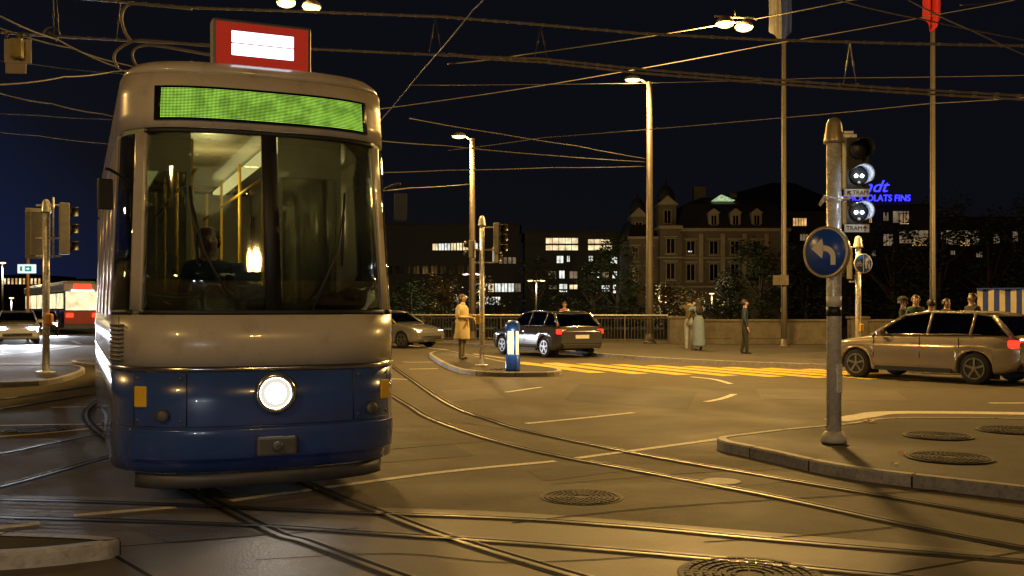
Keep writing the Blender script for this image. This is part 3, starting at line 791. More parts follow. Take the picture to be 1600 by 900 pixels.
nv = Vector((nS[0], nS[1], 0)).normalized(); tv = Vector((-nv.y, nv.x, 0))
def sc_at(px, py): return Vector(((px - 1303) / sc, 0, z_(py)))
c = sc_at(1337, 257) + Vector((0, -0.06, 0)); signal_head(T, c, nS, 2, 0.235, 0.265, lit=(1,))
c2 = sc_at(1337, 333) + Vector((0, -0.06, 0)); signal_head(T, c2, nS, 1, 0.235, 0.245, lit=(0,))
for (cc, body, arrow) in ((sc_at(1336, 303) + Vector((0, -0.06, 0)), "TRAM", "nw"), (sc_at(1336, 358) + Vector((0, -0.06, 0)), "TRAM", "up")):
    M = facing(nS, cc)
    g = MB(); g.box((0, 0, -0.01), (0.262, 0.082, 0.02)); bmesh.ops.transform(g.bm, matrix=M, verts=g.bm.verts[:]); pl = g.build("sign_plate", M_SWHITE, T, 0.004)
    ox = 0.035 if arrow == "nw" else -0.03
    text("lettering", body, 0.064, M_STEXT, pl, M @ Matrix.Translation((ox, 0, 0.002)), 0.001)
    g = MB()
    if arrow == "up":
        g.face([(0, .028, 0), (-.024, .004, 0), (-.024, -.008, 0), (-.006, .008, 0), (-.006, -.03, 0), (.006, -.03, 0), (.006, .008, 0), (.024, -.008, 0), (.024, .004, 0)])
        A = Matrix.Translation((0.083, 0, 0.0035))
    else:
        g.face([(0, .028, 0), (-.024, .004, 0), (-.024, -.008, 0), (-.006, .008, 0), (-.006, -.03, 0), (.006, -.03, 0), (.006, .008, 0), (.024, -.008, 0), (.024, .004, 0)])
        A = Matrix.Translation((-0.085, 0, 0.0035)) @ Matrix.Rotation(R(45), 4, 'Z')
    bmesh.ops.transform(g.bm, matrix=M @ A, verts=g.bm.verts[:]); g.build("arrow", M_STEXT, pl)
# brackets
g = MB(); g.box((0.1, -0.01, z_(214)), (0.26, 0.05, 0.035)); g.box((0.14, -0.02, z_(209)), (0.1, 0.06, 0.03)); g.build("bracket", M_GALV, T, 0.004)
g = MB(); g.tube([(0, 0, z_(312)), (0.16, -0.02, z_(312))], 0.02); g.lathe([(.088, z_(316)), (.088, z_(308))], (0, 0, 0), 20); g.tube([(-.08, 0, z_(310)), (-.15, 0, z_(322))], .012); g.tube([(-.02, -.09, z_(312)), (-.13, -.1, z_(308)), (-.18, -.1, z_(322))], .012); g.build("clamp", M_GALV, T)
# round blue sign with left arrow
nR = (-0.78, -0.62)
M = facing(nR, sc_at(1303, 395) + Vector((-0.115, -0.09, 0)))
def disc(mb, r, z0, z1, n=40, M=None):
    mb.lathe([(r, z0), (r, z1), (0.002, z1 + 0.0005)], (0, 0, 0), n)
g = MB(); g.lathe([(0.252, -0.05), (0.268, -0.045), (0.268, 0.008), (0.258, 0.012), (0.25, 0.004), (0.01, 0.0)], (0, 0, 0), 44); bmesh.ops.transform(g.bm, matrix=M, verts=g.bm.verts[:]); sg = g.build("round_sign", M_CAP, T)
g = MB(); g.lathe([(0.249, 0.0), (0.249, 0.006), (0.002, 0.0065)], (0, 0, 0), 44); bmesh.ops.transform(g.bm, matrix=M, verts=g.bm.verts[:]); g.build("white_rim", M_SWHITE, sg)
g = MB(); g.lathe([(0.240, 0.0), (0.240, 0.009), (0.002, 0.0095)], (0, 0, 0), 44); bmesh.ops.transform(g.bm, matrix=M, verts=g.bm.verts[:]); g.build("blue_face", M_SBLUE, sg)
g = MB()
arc = []
for k in range(13):
    a = R(90) - R(90) * k / 12; arc.append((a,))
cx, cy = -0.02, -0.055
po = [(cx + 0.145 * math.cos(a[0]), cy + 0.125 * math.sin(a[0])) for a in arc]; pi_ = [(cx + 0.087 * math.cos(a[0]), cy + 0.067 * math.sin(a[0])) for a in arc]
for (a, b, c_, d) in zip(po, po[1:], pi_[1:], pi_): g.face([(a[0], a[1], .0125), (b[0], b[1], .0125), (c_[0], c_[1], .0125), (d[0], d[1], .0125)])
g.face([(po[-1][0], po[-1][1], .0125), (pi_[-1][0], pi_[-1][1], .0125), (pi_[-1][0], -0.135, .0125), (po[-1][0], -0.135, .0125)])
g.face([(cx, 0.07, .0125), (cx, 0.012, .0125), (-0.035, 0.012, .0125), (-0.035, 0.07, .0125)])
g.face([(-0.035, 0.145, .0125), (-0.165, 0.04, .0125), (-0.035, -0.065, .0125), (-0.022, 0.0, .0125), (-0.022, 0.08, .0125)])
bmesh.ops.transform(g.bm, matrix=M, verts=g.bm.verts[:]); g.build("left_arrow", M_SWHITE, sg)
g = MB(); g.box((0, 0, z_(380)), (.16, .16, .04)); g.box((0, 0, z_(412)), (.16, .16, .04)); g.build("sign_clamp", M_GALV, T)

# shared cycle and foot path sign behind it
dS = 25.5; pb2 = Vector(((1341 - 800) / F * dS, dS, 0.1)); s2 = F / dS
T = thing("signal_pole", "slim pole with a small round blue cycle and pedestrian sign behind the main signal pole", "sign pole", pb2)
sig_pole(T, 3.0, 0.07, 0.12, M_GALV)
M = facing((0.2, -1), Vector(((1346 - 1341) / s2, -0.13, CH + (YH - 412) / s2 - .1)))
def put(g): bmesh.ops.transform(g.bm, matrix=M, verts=g.bm.verts[:]); return g
g = MB(); g.lathe([(0.25, -0.02), (0.25, 0.006), (0.002, 0.0065)], (0, 0, 0), 32); sg = put(g).build("round_sign", M_SWHITE, T)
g = MB(); g.lathe([(0.232, 0.0), (0.232, 0.009), (0.002, 0.0095)], (0, 0, 0), 32); put(g).build("blue_face", M_SBLUE, sg)
g = MB(); g.box((0, 0, 0.0115), (0.02, 0.45, 0.003)); put(g).build("divider", M_SWHITE, sg)
g = MB()
for cx in (-0.165, -0.065):
    for k in range(16):
        a, b = k / 16 * 2 * math.pi, (k + 1) / 16 * 2 * math.pi
        g.face([(cx + r_ * math.cos(t), -0.03 + r_ * math.sin(t), .012) for r_, t in ((.042, a), (.042, b), (.03, b), (.03, a))])
for p, q in (((-.165, -.03), (-.145, .03)), ((-.145, .03), (-.09, .03)), ((-.09, .03), (-.065, -.03)), ((-.145, .03), (-.12, -.03)), ((-.12, -.03), (-.09, .03)), ((-.09, .03), (-.095, .055)), ((-.105, .055), (-.08, .055)), ((-.145, .03), (-.15, .05))):
    g.tube([(p[0], p[1], .012), (q[0], q[1], .012)], 0.007, 4)
put(g).build("bicycle_mark", M_SWHITE, sg)
g = MB()
for cx, k in ((0.075, 1.0), (0.155, 0.6)):
    y0 = -0.13
    g.face([(cx + x * k, y0 + y * k, .012) for x, y in ((-.02, 0), (.02, 0), (.03, .1), (.042, .12), (.03, .2), (-.03, .2), (-.042, .12), (-.03, .1))])
    g.face([(cx + .024 * k * math.cos(t * R(30)), y0 + .235 * k + .024 * k * math.sin(t * R(30)), .012) for t in range(12)])
put(g).build("walkers_mark", M_SWHITE, sg)
signal_head(T, Vector((-0.27, 0.05, CH + (YH - 412) / s2 - .1)), (-0.9, 0.35), 3, .22, .26)
for yy in (386, 440):
    g = MB(); g.tube([(0, 0, CH + (YH - yy) / s2 - .1), (-0.22, .03, CH + (YH - yy) / s2 - .1)], .02); g.build("bracket", M_GALV, T)
g = MB(); g.box((0.06, -.05, CH + (YH - 512) / s2 - .1), (.1, .12, .2)); g.build("push_button", M_YBOX, T, .02)

# signal pole on the middle island
pm = P(753, 571, 0.116); s3 = F / pm.y; zz = lambda y: CH + (YH - y) / s3 - pm.z
T = thing("signal_pole", "signal pole with a yellow push button on the middle island beside the woman", "traffic light", pm)
sig_pole(T, zz(352), .062, .10, M_GALV)
g = MB(); g.lathe([(.16, 0), (.16, .02), (.07, .03)], (0, 0, 0), 20); g.build("foot_plate", M_GALV, T)
signal_head(T, Vector((.44, .0, zz(372))), (1, -0.15), 3, .22, .25, .14)
signal_head(T, Vector((.38, .08, zz(398))), (1, 0.3), 2, .2, .2, .1, .14)
signal_head(T, Vector((-.30, .06, zz(389))), (-1, .3), 2, .2, .22, .12, .14)
for y_, a, b in ((355, 0, .34), (410, -.26, .34), (390, -.2, .3)):
    g = MB(); g.tube([(a, .02, zz(y_)), (b, .02, zz(y_))], .018); g.build("bracket", M_GALV, T)
g = MB(); g.box((-.1, -.02, zz(499)), (.13, .16, .24)); g.lathe([(.06, -.02), (.05, .02), (.01, .03)], (-.17, -.03, zz(499)), 12, M=Matrix.Rotation(R(-90), 4, 'Y')); g.build("push_button", M_YBOX, T, .03)

# signal pole on the left island, signals seen from behind
pl_ = P(72, 582, 0.116); s4 = F / pl_.y; zz = lambda y: CH + (YH - y) / s4 - pl_.z
T = thing("signal_pole", "signal pole left of the tram, its signal boxes seen from behind", "traffic light", pl_)
sig_pole(T, zz(331), .075, .115, M_GALV)
g = MB(); g.lathe([(.2, 0), (.2, .02), (.08, .03)], (0, 0, 0), 20); g.build("foot_plate", M_GALV, T)
h = signal_head(T, Vector((-.30, .24, zz(364))), (-0.55, 1), 3, .30, .33, .16, .24)
M = facing((-0.55, 1), Vector((-.27, .18, zz(364)))); g = MB(); g.box((0, 0, 0), (.5, 1.12, .02)); bmesh.ops.transform(g.bm, matrix=M, verts=g.bm.verts[:]); g.build("backing_board", M_GREY, T, .03)
signal_head(T, Vector((.44, .16, zz(357))), (0.95, .55), 3, .27, .38, .2, .2)
g = MB(); g.tube([(.15, .02, zz(308)), (.15, .02, zz(402))], .025); g.build("side_rod", M_GALV, T)
for y_ in (320, 372, 400):
    g = MB(); g.tube([(-.26, .08, zz(y_)), (.3, .06, zz(y_))], .02); g.build("bracket", M_GALV, T)
g = MB(); g.box((.09, -.05, zz(499)), (.16, .16, .26)); g.build("push_button", mat("button_orange", (.7, .28, .05), .5), T, .04)

# lit blue bollard on the middle island
bb = P(801, 579, 0.116)
T = thing("traffic_bollard", "blue illuminated traffic bollard with glowing pale panels on the middle island", "bollard", bb)
M_BB = mat("bollard_blue", (0.015, 0.085, 0.50), 0.3, 0.0, 0.12, 4, coat=.4, dirt=.15)
E_BOL = emis("bollard_panel", (1.0, 0.72, 0.32), 2.2)
g = MB(); g.lathe([(.165, 0), (.172, .02), (.168, .05), (.168, .36), (.155, .375)], (0, 0, 0), 28); g.build("base", M_BB, T)
g = MB(); g.lathe([(.150, .90), (.166, .905), (.166, 1.06), (.155, 1.10), (.10, 1.13), (.03, 1.15), (.004, 1.152)], (0, 0, 0), 28); g.build("top_cap", M_BB, T)
for k in range(4):
    a = R(45 + 90 * k) - .42
    g = MB(); pts = []
    for j in range(7):
        t = a - .17 + .34 * j / 6; pts.append((.142 * math.cos(t), .142 * math.sin(t)))
    zs = [.36, .92]; rg = [[(x, y, z) for x, y in pts] + [(x * .9, y * .9, z) for x, y in reversed(pts)] for z in zs]
    g.smooth = True; g.rings(rg); g.build("post", M_BB, T)
    a2 = a + R(45); g = MB(); pts = []
    for j in range(9):
        t = a2 - .58 + 1.16 * j / 8; pts.append((.134 * math.cos(t), .134 * math.sin(t)))
    rg = [[(x, y, z) for x, y in pts] + [(x * .9, y * .9, z) for x, y in reversed(pts)] for z in (.385, .895)]
    g.smooth = True; g.rings(rg); g.build("light_panel", E_BOL, T)
for k in range(3):
    g = MB(); g.lathe([(.015, 0), (.015, .03), (.004, .035)], (.11 * math.cos(k * 2.1 + .4), .11 * math.sin(k * 2.1 + .4), 1.10), 8); g.build("bolt", M_GALV, T)
lamp("bollard_glow", T, (0, -.32, .65), 7, (1, .78, .4), .1)
# tangle of chain on the kerb beside the bollard
g = MB()
for k in range(14):
    c = Vector((-.5 + k * .035 + random.uniform(-.01, .01), -.05 + random.uniform(-.04, .04), .02 + random.uniform(0, .03)))
    ring = [c + Vector((.03 * math.cos(t * R(45)), .022 * math.sin(t * R(45)), .012 * math.sin(t * R(90) + k))) for t in range(9)]
    g.tube(ring, .006, 5, False)
bmesh.ops.translate(g.bm, vec=bb, verts=g.bm.verts[:])
tag(g.build("chain", M_BLACK), "small black chain lying on the kerb left of the blue bollard", "chain")

# ---------------------------------------------------------------- overhead wires
def wire(label, pts, r=0.02, name="overhead_wire", sag=0.0, collars=0.0):
    q = []
    for a, b in zip(pts, pts[1:]):
        A, B = Vector(a), Vector(b)
        for k in range(8):
            t = k / 8; q.append(A.lerp(B, t) - Vector((0, 0, sag * 4 * t * (1 - t))))
    q.append(Vector(pts[-1]))
    g = MB(); g.tube(q, r, 7)
    if collars:
        acc = 0
        for a, b in zip(q, q[1:]):
            n = max(1, int((b - a).length / collars))
            for k in range(n):
                c = a.lerp(b, (k + .5) / n); d = (b - a).normalized() * 0.03
                g.tube([c - d, c + d], r * 1.18, 6)
    return tag(g.build(name, M_CABLE if r >= .02 else M_WIRE), label, "cable", "overhead wires above the junction")
D1 = 17.0
wire("upper thick feeder cable crossing the sky above the pair of contact cables", [V(-60, -25, D1), V(130, -2, D1), V(300, 12, D1), V(480, 18, D1), V(690, 26, D1), V(840, 38, D1), V(1000, 52, D1), V(1200, 62, D1), V(1420, 68, D1), V(1680, 73, D1)], .022, collars=.28)
wire("upper cable of the thick pair crossing the sky from the tram to the right edge", [V(-60, 46, D1), V(60, 55, D1), V(240, 66, D1), V(480, 76, D1), V(690, 86, D1), V(850, 92, D1), V(1000, 108, D1), V(1200, 124, D1), V(1400, 138, D1), V(1680, 154, D1)], .02, collars=.30)
wire("lower cable of the thick pair crossing the sky from the tram to the right edge", [V(700, 84, D1 + .3), V(760, 92, D1 + .3), V(850, 97, D1 + .3), V(1000, 114, D1 + .3), V(1200, 130, D1 + .3), V(1400, 144, D1 + .3), V(1680, 160, D1 + .3)], .02, collars=.30)
for (xs, lb) in (((845, 40, 93), "V-shaped wire hanger between the cables above the lamp post"), ((1328, 66, 132), "V-shaped wire hanger between the cables above the blue arrow sign"), ((680, 26, 84), "V-shaped wire hanger between the cables above the tram roof")):
    x, y0, y1 = xs; g = MB(); a = V(x, y0, D1)
    for dx in (-10, 10):
        b = V(x + dx, y1, D1); m_ = a.lerp(b, .5); g.tube([a, b], .006, 6); g.tube([m_ - (b - a) * .07, m_ + (b - a) * .07], .014, 6)
    g.tube([V(x - 18, y1 + 2, D1), V(x + 14, y1 - 1, D1)], .014, 6)
    tag(g.build("wire_hanger", M_WIRE), lb, "wire hanger", "hangers of the overhead wires")
for lb, pts, r in (
    ("thin span wire from behind the tram up to the twin lamp over the crossing", [V(700, 100, 24), V(820, 85, 25), V(1130, 38, 26), V(1330, 0, 27), V(1420, -18, 27)], .016),
    ("long thin wire rising from the tram to the top right corner", [V(560, 175, 25), V(870, 130, 27), V(1200, 70, 29), V(1480, 20, 30), V(1640, -12, 30)], .012),
    ("level thin wire at the height of the lamp post's head", [V(640, 133, 38), V(980, 130, 42), V(1280, 122, 36), V(1680, 116, 30)], .012),
    ("thin wire from the lamp post's shaft sloping up to the right edge", [V(700, 235, 40), V(850, 215, 41), V(1200, 186, 36), V(1450, 162, 32), V(1680, 146, 28)], .015),
    ("top wire of the three anchored to the lamp post's shaft", [V(1008, 248, 42), V(900, 228, 38), V(780, 209, 34), V(640, 185, 30)], .016),
    ("middle wire of the three anchored to the lamp post's shaft", [V(1008, 253, 42), V(860, 243, 38), V(700, 228, 34), V(560, 217, 30)], .016),
    ("lowest wire of the three anchored to the lamp post's shaft", [V(1008, 260, 42), V(860, 262, 40), V(700, 266, 36), V(560, 270, 32)], .016),
    ("wire leaving the far lamp post's shaft towards the tram", [V(734, 288, 46), V(640, 294, 40), V(560, 300, 34)], .018),
    ("steep thin wire running from the top edge down behind the tram's number box", [V(770, -20, 13), V(740, 15, 14), V(660, 110, 17), V(580, 205, 20)], .009),
    ("wire entering at the top right and falling to the right edge", [V(1250, -16, 20), V(1310, 0, 20), V(1440, 30, 19), V(1680, 76, 18)], .014),
    ("steeper wire crossing behind the red flag and falling to the right edge", [V(1380, -22, 16), V(1420, 0, 16), V(1520, 48, 15), V(1680, 118, 14)], .013),
    ("short thin wire in the top right corner", [V(1500, 8, 22), V(1570, 0, 22), V(1680, -10, 22)], .012),
    ("bright contact wire falling steeply from the left edge above the hanging signal box", [V(-60, 8, 9.5), V(0, 25, 10), V(90, 62, 11.5), V(180, 104, 13), V(240, 130, 14)], .009),
    ("second contact wire falling from the left edge just over the hanging signal box", [V(-60, 32, 10), V(0, 44, 10.5), V(110, 75, 12), V(200, 102, 13.5), V(300, 128, 15)], .009),
    ("thin wire across the left sky behind the hanging signal box", [V(-60, 86, 20), V(50, 100, 20), V(180, 114, 20), V(320, 126, 20)], .010),
    ("wire rising from the left edge below the hanging signal box", [V(-60, 140, 11), V(0, 132, 12), V(100, 120, 14), V(176, 112, 16), V(300, 96, 18)], .011),
    ("wire falling from the left edge towards the tram's roof", [V(-60, 134, 14), V(0, 146, 15), V(80, 162, 16), V(160, 178, 17), V(260, 196, 18)], .010),
    ("thin high wire level across the left sky", [V(-60, 172, 24), V(60, 180, 24), V(160, 186, 24), V(300, 192, 24)], .010),
    ("faint lowest wire across the left sky", [V(-60, 200, 30), V(60, 212, 30), V(160, 224, 30), V(300, 236, 30)], .011)):
    wire(lb, pts, r, sag=0.02)
# looped jumper cables top left
for lb, pts in (("thick looped jumper cable hanging from the feeder, left of the tram's roof", [(300, 14), (240, 8), (206, 6), (194, 14), (190, 30), (195, 50), (206, 66)]),
                ("lower looped jumper cable bent down towards the tram's roof", [(330, 72), (240, 64), (210, 64), (186, 76), (178, 90), (184, 106)]),
                ("smallest looped jumper cable just above the tram's roof", [(330, 86), (250, 72), (220, 72), (207, 82), (210, 98), (222, 112)])):
    g = MB(); g.tube(spline([V(x, y, D1 - .2) for x, y in pts], 6), .024, 8); tag(g.build("jumper_cable", M_CABLE), lb, "cable", "looped jumper cables")
for x0, y0, x1, y1, lb in ((83, -10, 84, 54, "left insulated drop wire at the top left above the clamp ring"), (88, -10, 92, 58, "right insulated drop wire at the top left above the clamp ring"), (188, 4, 182, 60, "drop wire with insulator beside the looped jumper cable")):
    a, b = V(x0, y0, D1), V(x1, y1, D1); g = MB(); g.tube([a, b], .008, 6); m_ = a.lerp(b, .45); g.tube([m_, a.lerp(b, .58)], .02, 8)
    tag(g.build("drop_wire", M_WIRE), lb, "cable", "short drop wires")
g = MB(); g.tube([V(80 + 13 * math.cos(R(t * 20)), 56 - 14 * math.sin(R(t * 20)), D1) for t in range(10)], .014, 6); g.box(V(82, 57, D1), (.2, .06, .06), ry=R(35))
tag(g.build("wire_clamp", M_WIRE), "ring-shaped wire clamp on the feeder at the top left", "wire clamp")
# the hanging signal box, seen from behind
dB = 15.5; c = V(28, 90, dB)
T = thing("hanging_signal", "pale signal board hanging from the wires at the top left, seen from behind", "signal", c, R(6))
u = dB / F
M_PLATE = mat("signal_back_plate", (.48, .40, .36), .55, 0, .12, 4, dirt=.2)
g = MB(); g.box((0, 0, 10 * u), (41 * u, .02, 38 * u)); g.box((-3 * u, 0.001, -17 * u), (31 * u, .02, 16.4 * u)); g.build("back_plate", M_PLATE, T, .01)
g = MB(); g.box((2 * u, -.09, 12 * u), (18 * u, .14, 30 * u)); g.build("signal_box", mat("signal_box_yellow", (.40, .33, .10), .5, 0, .2, 8, dirt=.3), T, .02)
g = MB()
for k in (-8, 10): g.tube([((k + 9 * math.cos(R(t * 22))) * u, -.02, (28 + 11 * math.sin(R(t * 22))) * u) for t in range(9)], .018, 6)
g.tube([(8 * u, -.04, 36 * u), (8 * u, -.04, 10 * u), (6 * u, -.04, -6 * u)], .012, 6); g.build("hanger", M_WIRE, T)

# ---------------------------------------------------------------- bridge railing, stone parapet
M_RAILING = mat("railing_iron", (0.16, 0.15, 0.14), 0.45, 0.5, 0.2, 6)
def railing(a, b, label, n):
    T = thing("railing", label, "railing", a, math.atan2(b.y - a.y, b.x - a.x)); L = (b - a).length
    g = MB(); g.tube([(0, 0, 1.18), (L, 0, 1.18)], .035, 10); g.build("handrail", M_GALV, T)
    g = MB(); g.tube([(0, 0, .16), (L, 0, .16)], .022, 8); g.tube([(0, 0, 1.06), (L, 0, 1.06)], .018, 8); g.build("crossbar", M_RAILING, T)
    st = L / n
    for k in range(n + 1):
        g = MB(); g.box((k * st, 0, .59), (.05, .05, 1.18)); g.build("post", M_RAILING, T)
        if k < n:
            g = MB()
            x = k * st + .14
            while x < (k + 1) * st - .06: g.tube([(x, 0, .16), (x, 0, 1.06)], .011, 5, False); x += .135
            g.build("bar_panel", M_RAILING, T)
railing(Vector((-9.2, 45.6, .09)), Vector((6.5, 41.6, .09)), "long iron bridge railing with thin upright bars behind the woman and the bollard", 9)
def parapet(x0, x1, y, label):
    T = thing("stone_parapet", label, "parapet wall", (x0, y, .09)); L = x1 - x0
    g = MB(); g.box((L / 2, 0, .46), (L, .32, .92)); g.build("wall", M_STONE, T, .015)
    g = MB(); g.box((L / 2, 0, .97), (L + .06, .44, .10)); g.build("coping", M_STONE, T, .02)
    g = MB(); g.box((-.3, 0, .52), (.7, .5, 1.04)); g.box((-.3, 0, 1.09), (.82, .62, .10)); g.build("pillar", M_STONE, T, .02)
    for k in range(max(1, int(L / 2.2))):
        g = MB(); g.box((k * 2.2 + 1.1, -.175, .48), (1.5, .03, .5)); g.build("panel", M_STONE, T, .01)
parapet(7.1, 13.3, 41.0, "stone parapet behind the couple, starting where the railing ends")
parapet(14.5, 40, 41.0, "stone parapet running on to the right behind the parked car")

# ---------------------------------------------------------------- people
SKIN = mat("skin", (0.40, 0.27, 0.20), 0.55, 0, 0.06, 10)
HAIRS = {k: mat("hair_" + k, c, 0.45, 0, 0.3, 25) for k, c in (("dark", (.022, .014, .010)), ("brown", (.055, .028, .014)), ("grey", (.12, .11, .10)))}
M_SHOE = mat("shoe_dark", (.02, .018, .016), .5); M_SHOEW = mat("shoe_white", (.65, .64, .6), .6)
M_EYE = mat("eye_dark", (.015, .012, .01), .2)
def cloth(name, c): return mat(name, c, .85, 0, .12, 8, .3, 160)
_pc = [0]
def person(label, loc, rz, H, top, legs, shoe, hair="dark", arms="down", long_hair=False, coat=None, skirt=None, cap=None, bag=None, group=None, stride=0.08, items=None):
    """forward is local -y; loc is the point between the feet"""
    k = H / 1.75
    T = thing("person", label, "person", loc, rz, group)
    v, r, e, z = [], [], [], []
    def add(p, rad, par=None, zone="top"):
        v.append(Vector(p) * k); r.append(rad * k); z.append(zone)
        if par is not None: e.append((par, len(v) - 1))
        return len(v) - 1
    pel = add((0, 0, .95), .135, None, "legs"); wst = add((0, .005, 1.10), .125, pel); ch = add((0, -.005, 1.28), .145, wst); up = add((0, .0, 1.40), .105, ch)
    nk = add((0, .0, 1.49), .052, up, "skin"); hb = add((0, -.015, 1.56), .075, nk, "skin"); hd = add((0, -.012, 1.645), .092, hb, "skin"); ht = add((0, -.005, 1.715), .06, hd, "skin")
    for s in (-1, 1):
        sh = add((s * .155, .01, 1.415), .064, up)
        if arms == "down": el, wr = (s * .235, .03, 1.14), (s * .245, -.05, .90)
        elif arms == "photo": el, wr = (s * .27, -.20, 1.33), (s * .09, -.36, 1.52)
        elif arms == "fold": el, wr = (s * .235, -.02, 1.14), (s * .05, -.23, 1.13)
        elif arms == "phone": el, wr = (s * .22, -.03, 1.14), (s * .08, -.27, 1.22)
        ei = add(el, .046, sh); wi = add(wr, .033, ei, "top")
        d = (Vector(wr) - Vector(el)).normalized(); hp = Vector(wr) + d * .075
        h = add(hp, .034, wi, "skin")
        side = Vector((0, 0, 1)).cross(d); side = side.normalized() if side.length > .2 else Vector((0, 1, 0))
        for f in range(4):
            off = side * (-.027 + .018 * f); L = (.07, .08, .075, .058)[f]
            a = add(hp + off + d * .045, .0105, h, "skin"); b = add(hp + off * 1.1 + d * (.045 + L * .55) + Vector((0, -.012, -.006)), .0095, a, "skin"); add(hp + off * 1.1 + d * (.045 + L) + Vector((0, -.03, -.016)), .008, b, "skin")
        a = add(hp - side * s * .035 + d * .01 + Vector((0, -.015, 0)), .012, h, "skin"); add(hp - side * s * .052 + d * .045 + Vector((0, -.02, 0)), .009, a, "skin")
        hp_ = add((s * .085, 0, .87), .104, pel, "legs"); kn = add((s * .095, -.012 + s * stride * .3, .50), .076, hp_, "legs"); an = add((s * .10, .02 + s * stride, .10), .056, kn, "legs")
        he = add((s * .10, .03 + s * stride, .045), .042, an, "shoe"); add((s * .115, -.13 + s * stride, .035), .034, he, "shoe")
    me = bpy.data.meshes.new("body"); me.from_pydata(v, e, []); me.update()
    o = bpy.data.objects.new("body", me); COL.objects.link(o)
    sk = o.modifiers.new("skin", 'SKIN'); sk.use_smooth_shade = True
    for i, d in enumerate(me.skin_vertices[0].data):
        d.radius = (r[i], r[i] * (.78 if z[i] in ("top", "legs") and i < 4 else 1.0)); d.use_root = (i == 0)
    sb = o.modifiers.new("subsurf", 'SUBSURF'); sb.levels = 1; sb.render_levels = 1
    dg = bpy.context.evaluated_depsgraph_get(); dg.update()
    m2 = bpy.data.meshes.new_from_object(o.evaluated_get(dg)); bpy.data.objects.remove(o)
    m2.name = "body"; m2.materials.clear()
    for m in (top, legs, shoe, SKIN): m2.materials.append(m)
    idx = {"top": 0, "legs": 1, "shoe": 2, "skin": 3}
    for p in m2.polygons:
        c = p.center; best = min(range(len(v)), key=lambda i: (v[i] - c).length / (r[i] + .02)); p.material_index = idx[z[best]]; p.use_smooth = True
    b = bpy.data.objects.new("body", m2); COL.objects.link(b); b.parent = T
    # face
    g = MB()
    for s in (-1, 1): g.lathe([(.008, 0), (.007, .004), (.002, .005)], (s * .034 * k, -.092 * k, 1.648 * k), 8, M=Matrix.Rotation(R(90), 4, 'X'))
    g.build("eye", M_EYE, b)
    g = MB(); g.lathe([(.019 * k, -.035 * k), (.014 * k, .0), (.004 * k, .02 * k)], (0, -.104 * k, 1.632 * k), 8); g.box((0, -.098 * k, 1.575 * k), (.045 * k, .012 * k, .012 * k))
    for s in (-1, 1): g.lathe([(.012 * k, -.03 * k), (.02 * k, 0), (.012 * k, .03 * k)], (s * .092 * k, .0, 1.635 * k), 8, sx=.5)
    g.build("face", SKIN, b)
    hm = HAIRS[hair]
    g = MB(); prof = [(.002, .118), (.05, .108), (.085, .078), (.104, .03), (.108, -.02), (.100, -.055)]
    n = 22; rings = []
    for rr, zz in prof:
        ring = []
        for j in range(n):
            a = j * 2 * math.pi / n; y = rr * math.sin(a) * 1.08; x = rr * math.cos(a) * .98
            drop = zz if zz > .03 else (zz if y > -.02 else max(zz, .035))
            if long_hair and y > -.02 and zz < -.04: drop = -.10
            if y < -.02 and zz < .05: x, y = x * .80, y * .74
            ring.append(Vector((x, y + .008, 1.64 + drop)) * k)
        rings.append(ring)
    if long_hair:
        for zz, w, dpt, oy in ((-.20, .125, .07, .055), (-.34, .13, .05, .075), (-.44, .085, .03, .08)):
            ring = []
            for j in range(n):
                a = j * 2 * math.pi / n; ring.append(Vector((w * math.cos(a) * (1 + .06 * math.sin(5 * a)), oy + dpt * math.sin(a), 1.64 + zz + .02 * math.sin(j * 2.3))) * k)
            rings.append(ring)
    g.smooth = True; g.rings(rings); g.build("hair", hm, T)
    if cap:
        g = MB(); g.lathe([(.112 * k, 1.665 * k), (.114 * k, 1.69 * k), (.10 * k, 1.735 * k), (.05 * k, 1.768 * k), (.003 * k, 1.775 * k)], (0, .004, 0), 20, sy=1.1); g.box((0, -.13 * k, 1.675 * k), (.14 * k, .09 * k, .012 * k)); g.build("cap", cap, T)
    def shell(name, prof, m):
        g = MB(); g.smooth = True; rings = []
        for rx, ry, zz, oy in prof:
            rings.append([Vector((rx * math.cos(j * 2 * math.pi / 28) * (1 + .03 * math.sin(j * 1.7 + zz * 9) * (zz < 1.0)), oy + ry * math.sin(j * 2 * math.pi / 28) * (1 + .05 * math.sin(j * 2.1 + zz * 5) * (zz < 1.0)), zz)) * k for j in range(28)])
        g.rings(rings); return g.build(name, m, T)
    if coat:
        cb = shell("coat", [(.245, .195, .54, .01), (.253, .205, .58, .01), (.24, .195, .80, .008), (.22, .175, 1.0, .005), (.205, .16, 1.10, .0), (.215, .165, 1.25, -.002), (.225, .15, 1.36, .0), (.165, .11, 1.44, .003), (.085, .075, 1.475, .005), (.07, .065, 1.50, .005)], coat)
        g = MB(); g.lathe([(.206 * k, 1.09 * k), (.212 * k, 1.10 * k), (.212 * k, 1.125 * k), (.206 * k, 1.135 * k)], (0, 0, 0), 28, sy=.79); g.build("belt", coat, cb)
        g = MB(); g.lathe([(.10 * k, 1.44 * k), (.105 * k, 1.46 * k), (.085 * k, 1.525 * k), (.075 * k, 1.53 * k)], (0, .006, 0), 20, sy=.85); g.build("collar", coat, cb)
    if skirt: shell("skirt", [(.22, .19, .14, .02), (.215, .185, .2, .02), (.20, .17, .5, .015), (.19, .155, .8, .01), (.175, .14, .97, .005), (.15, .12, 1.10, .005), (.135, .11, 1.13, .005)], skirt)
    return T
G0 = lambda x, y, z=.09: P(x, y, z)
C_TRENCH = cloth("trench_beige", (.50, .41, .22)); C_OLIVE = cloth("trousers_olive", (.14, .13, .085)); C_BLACK = cloth("cloth_black", (.018, .018, .02))
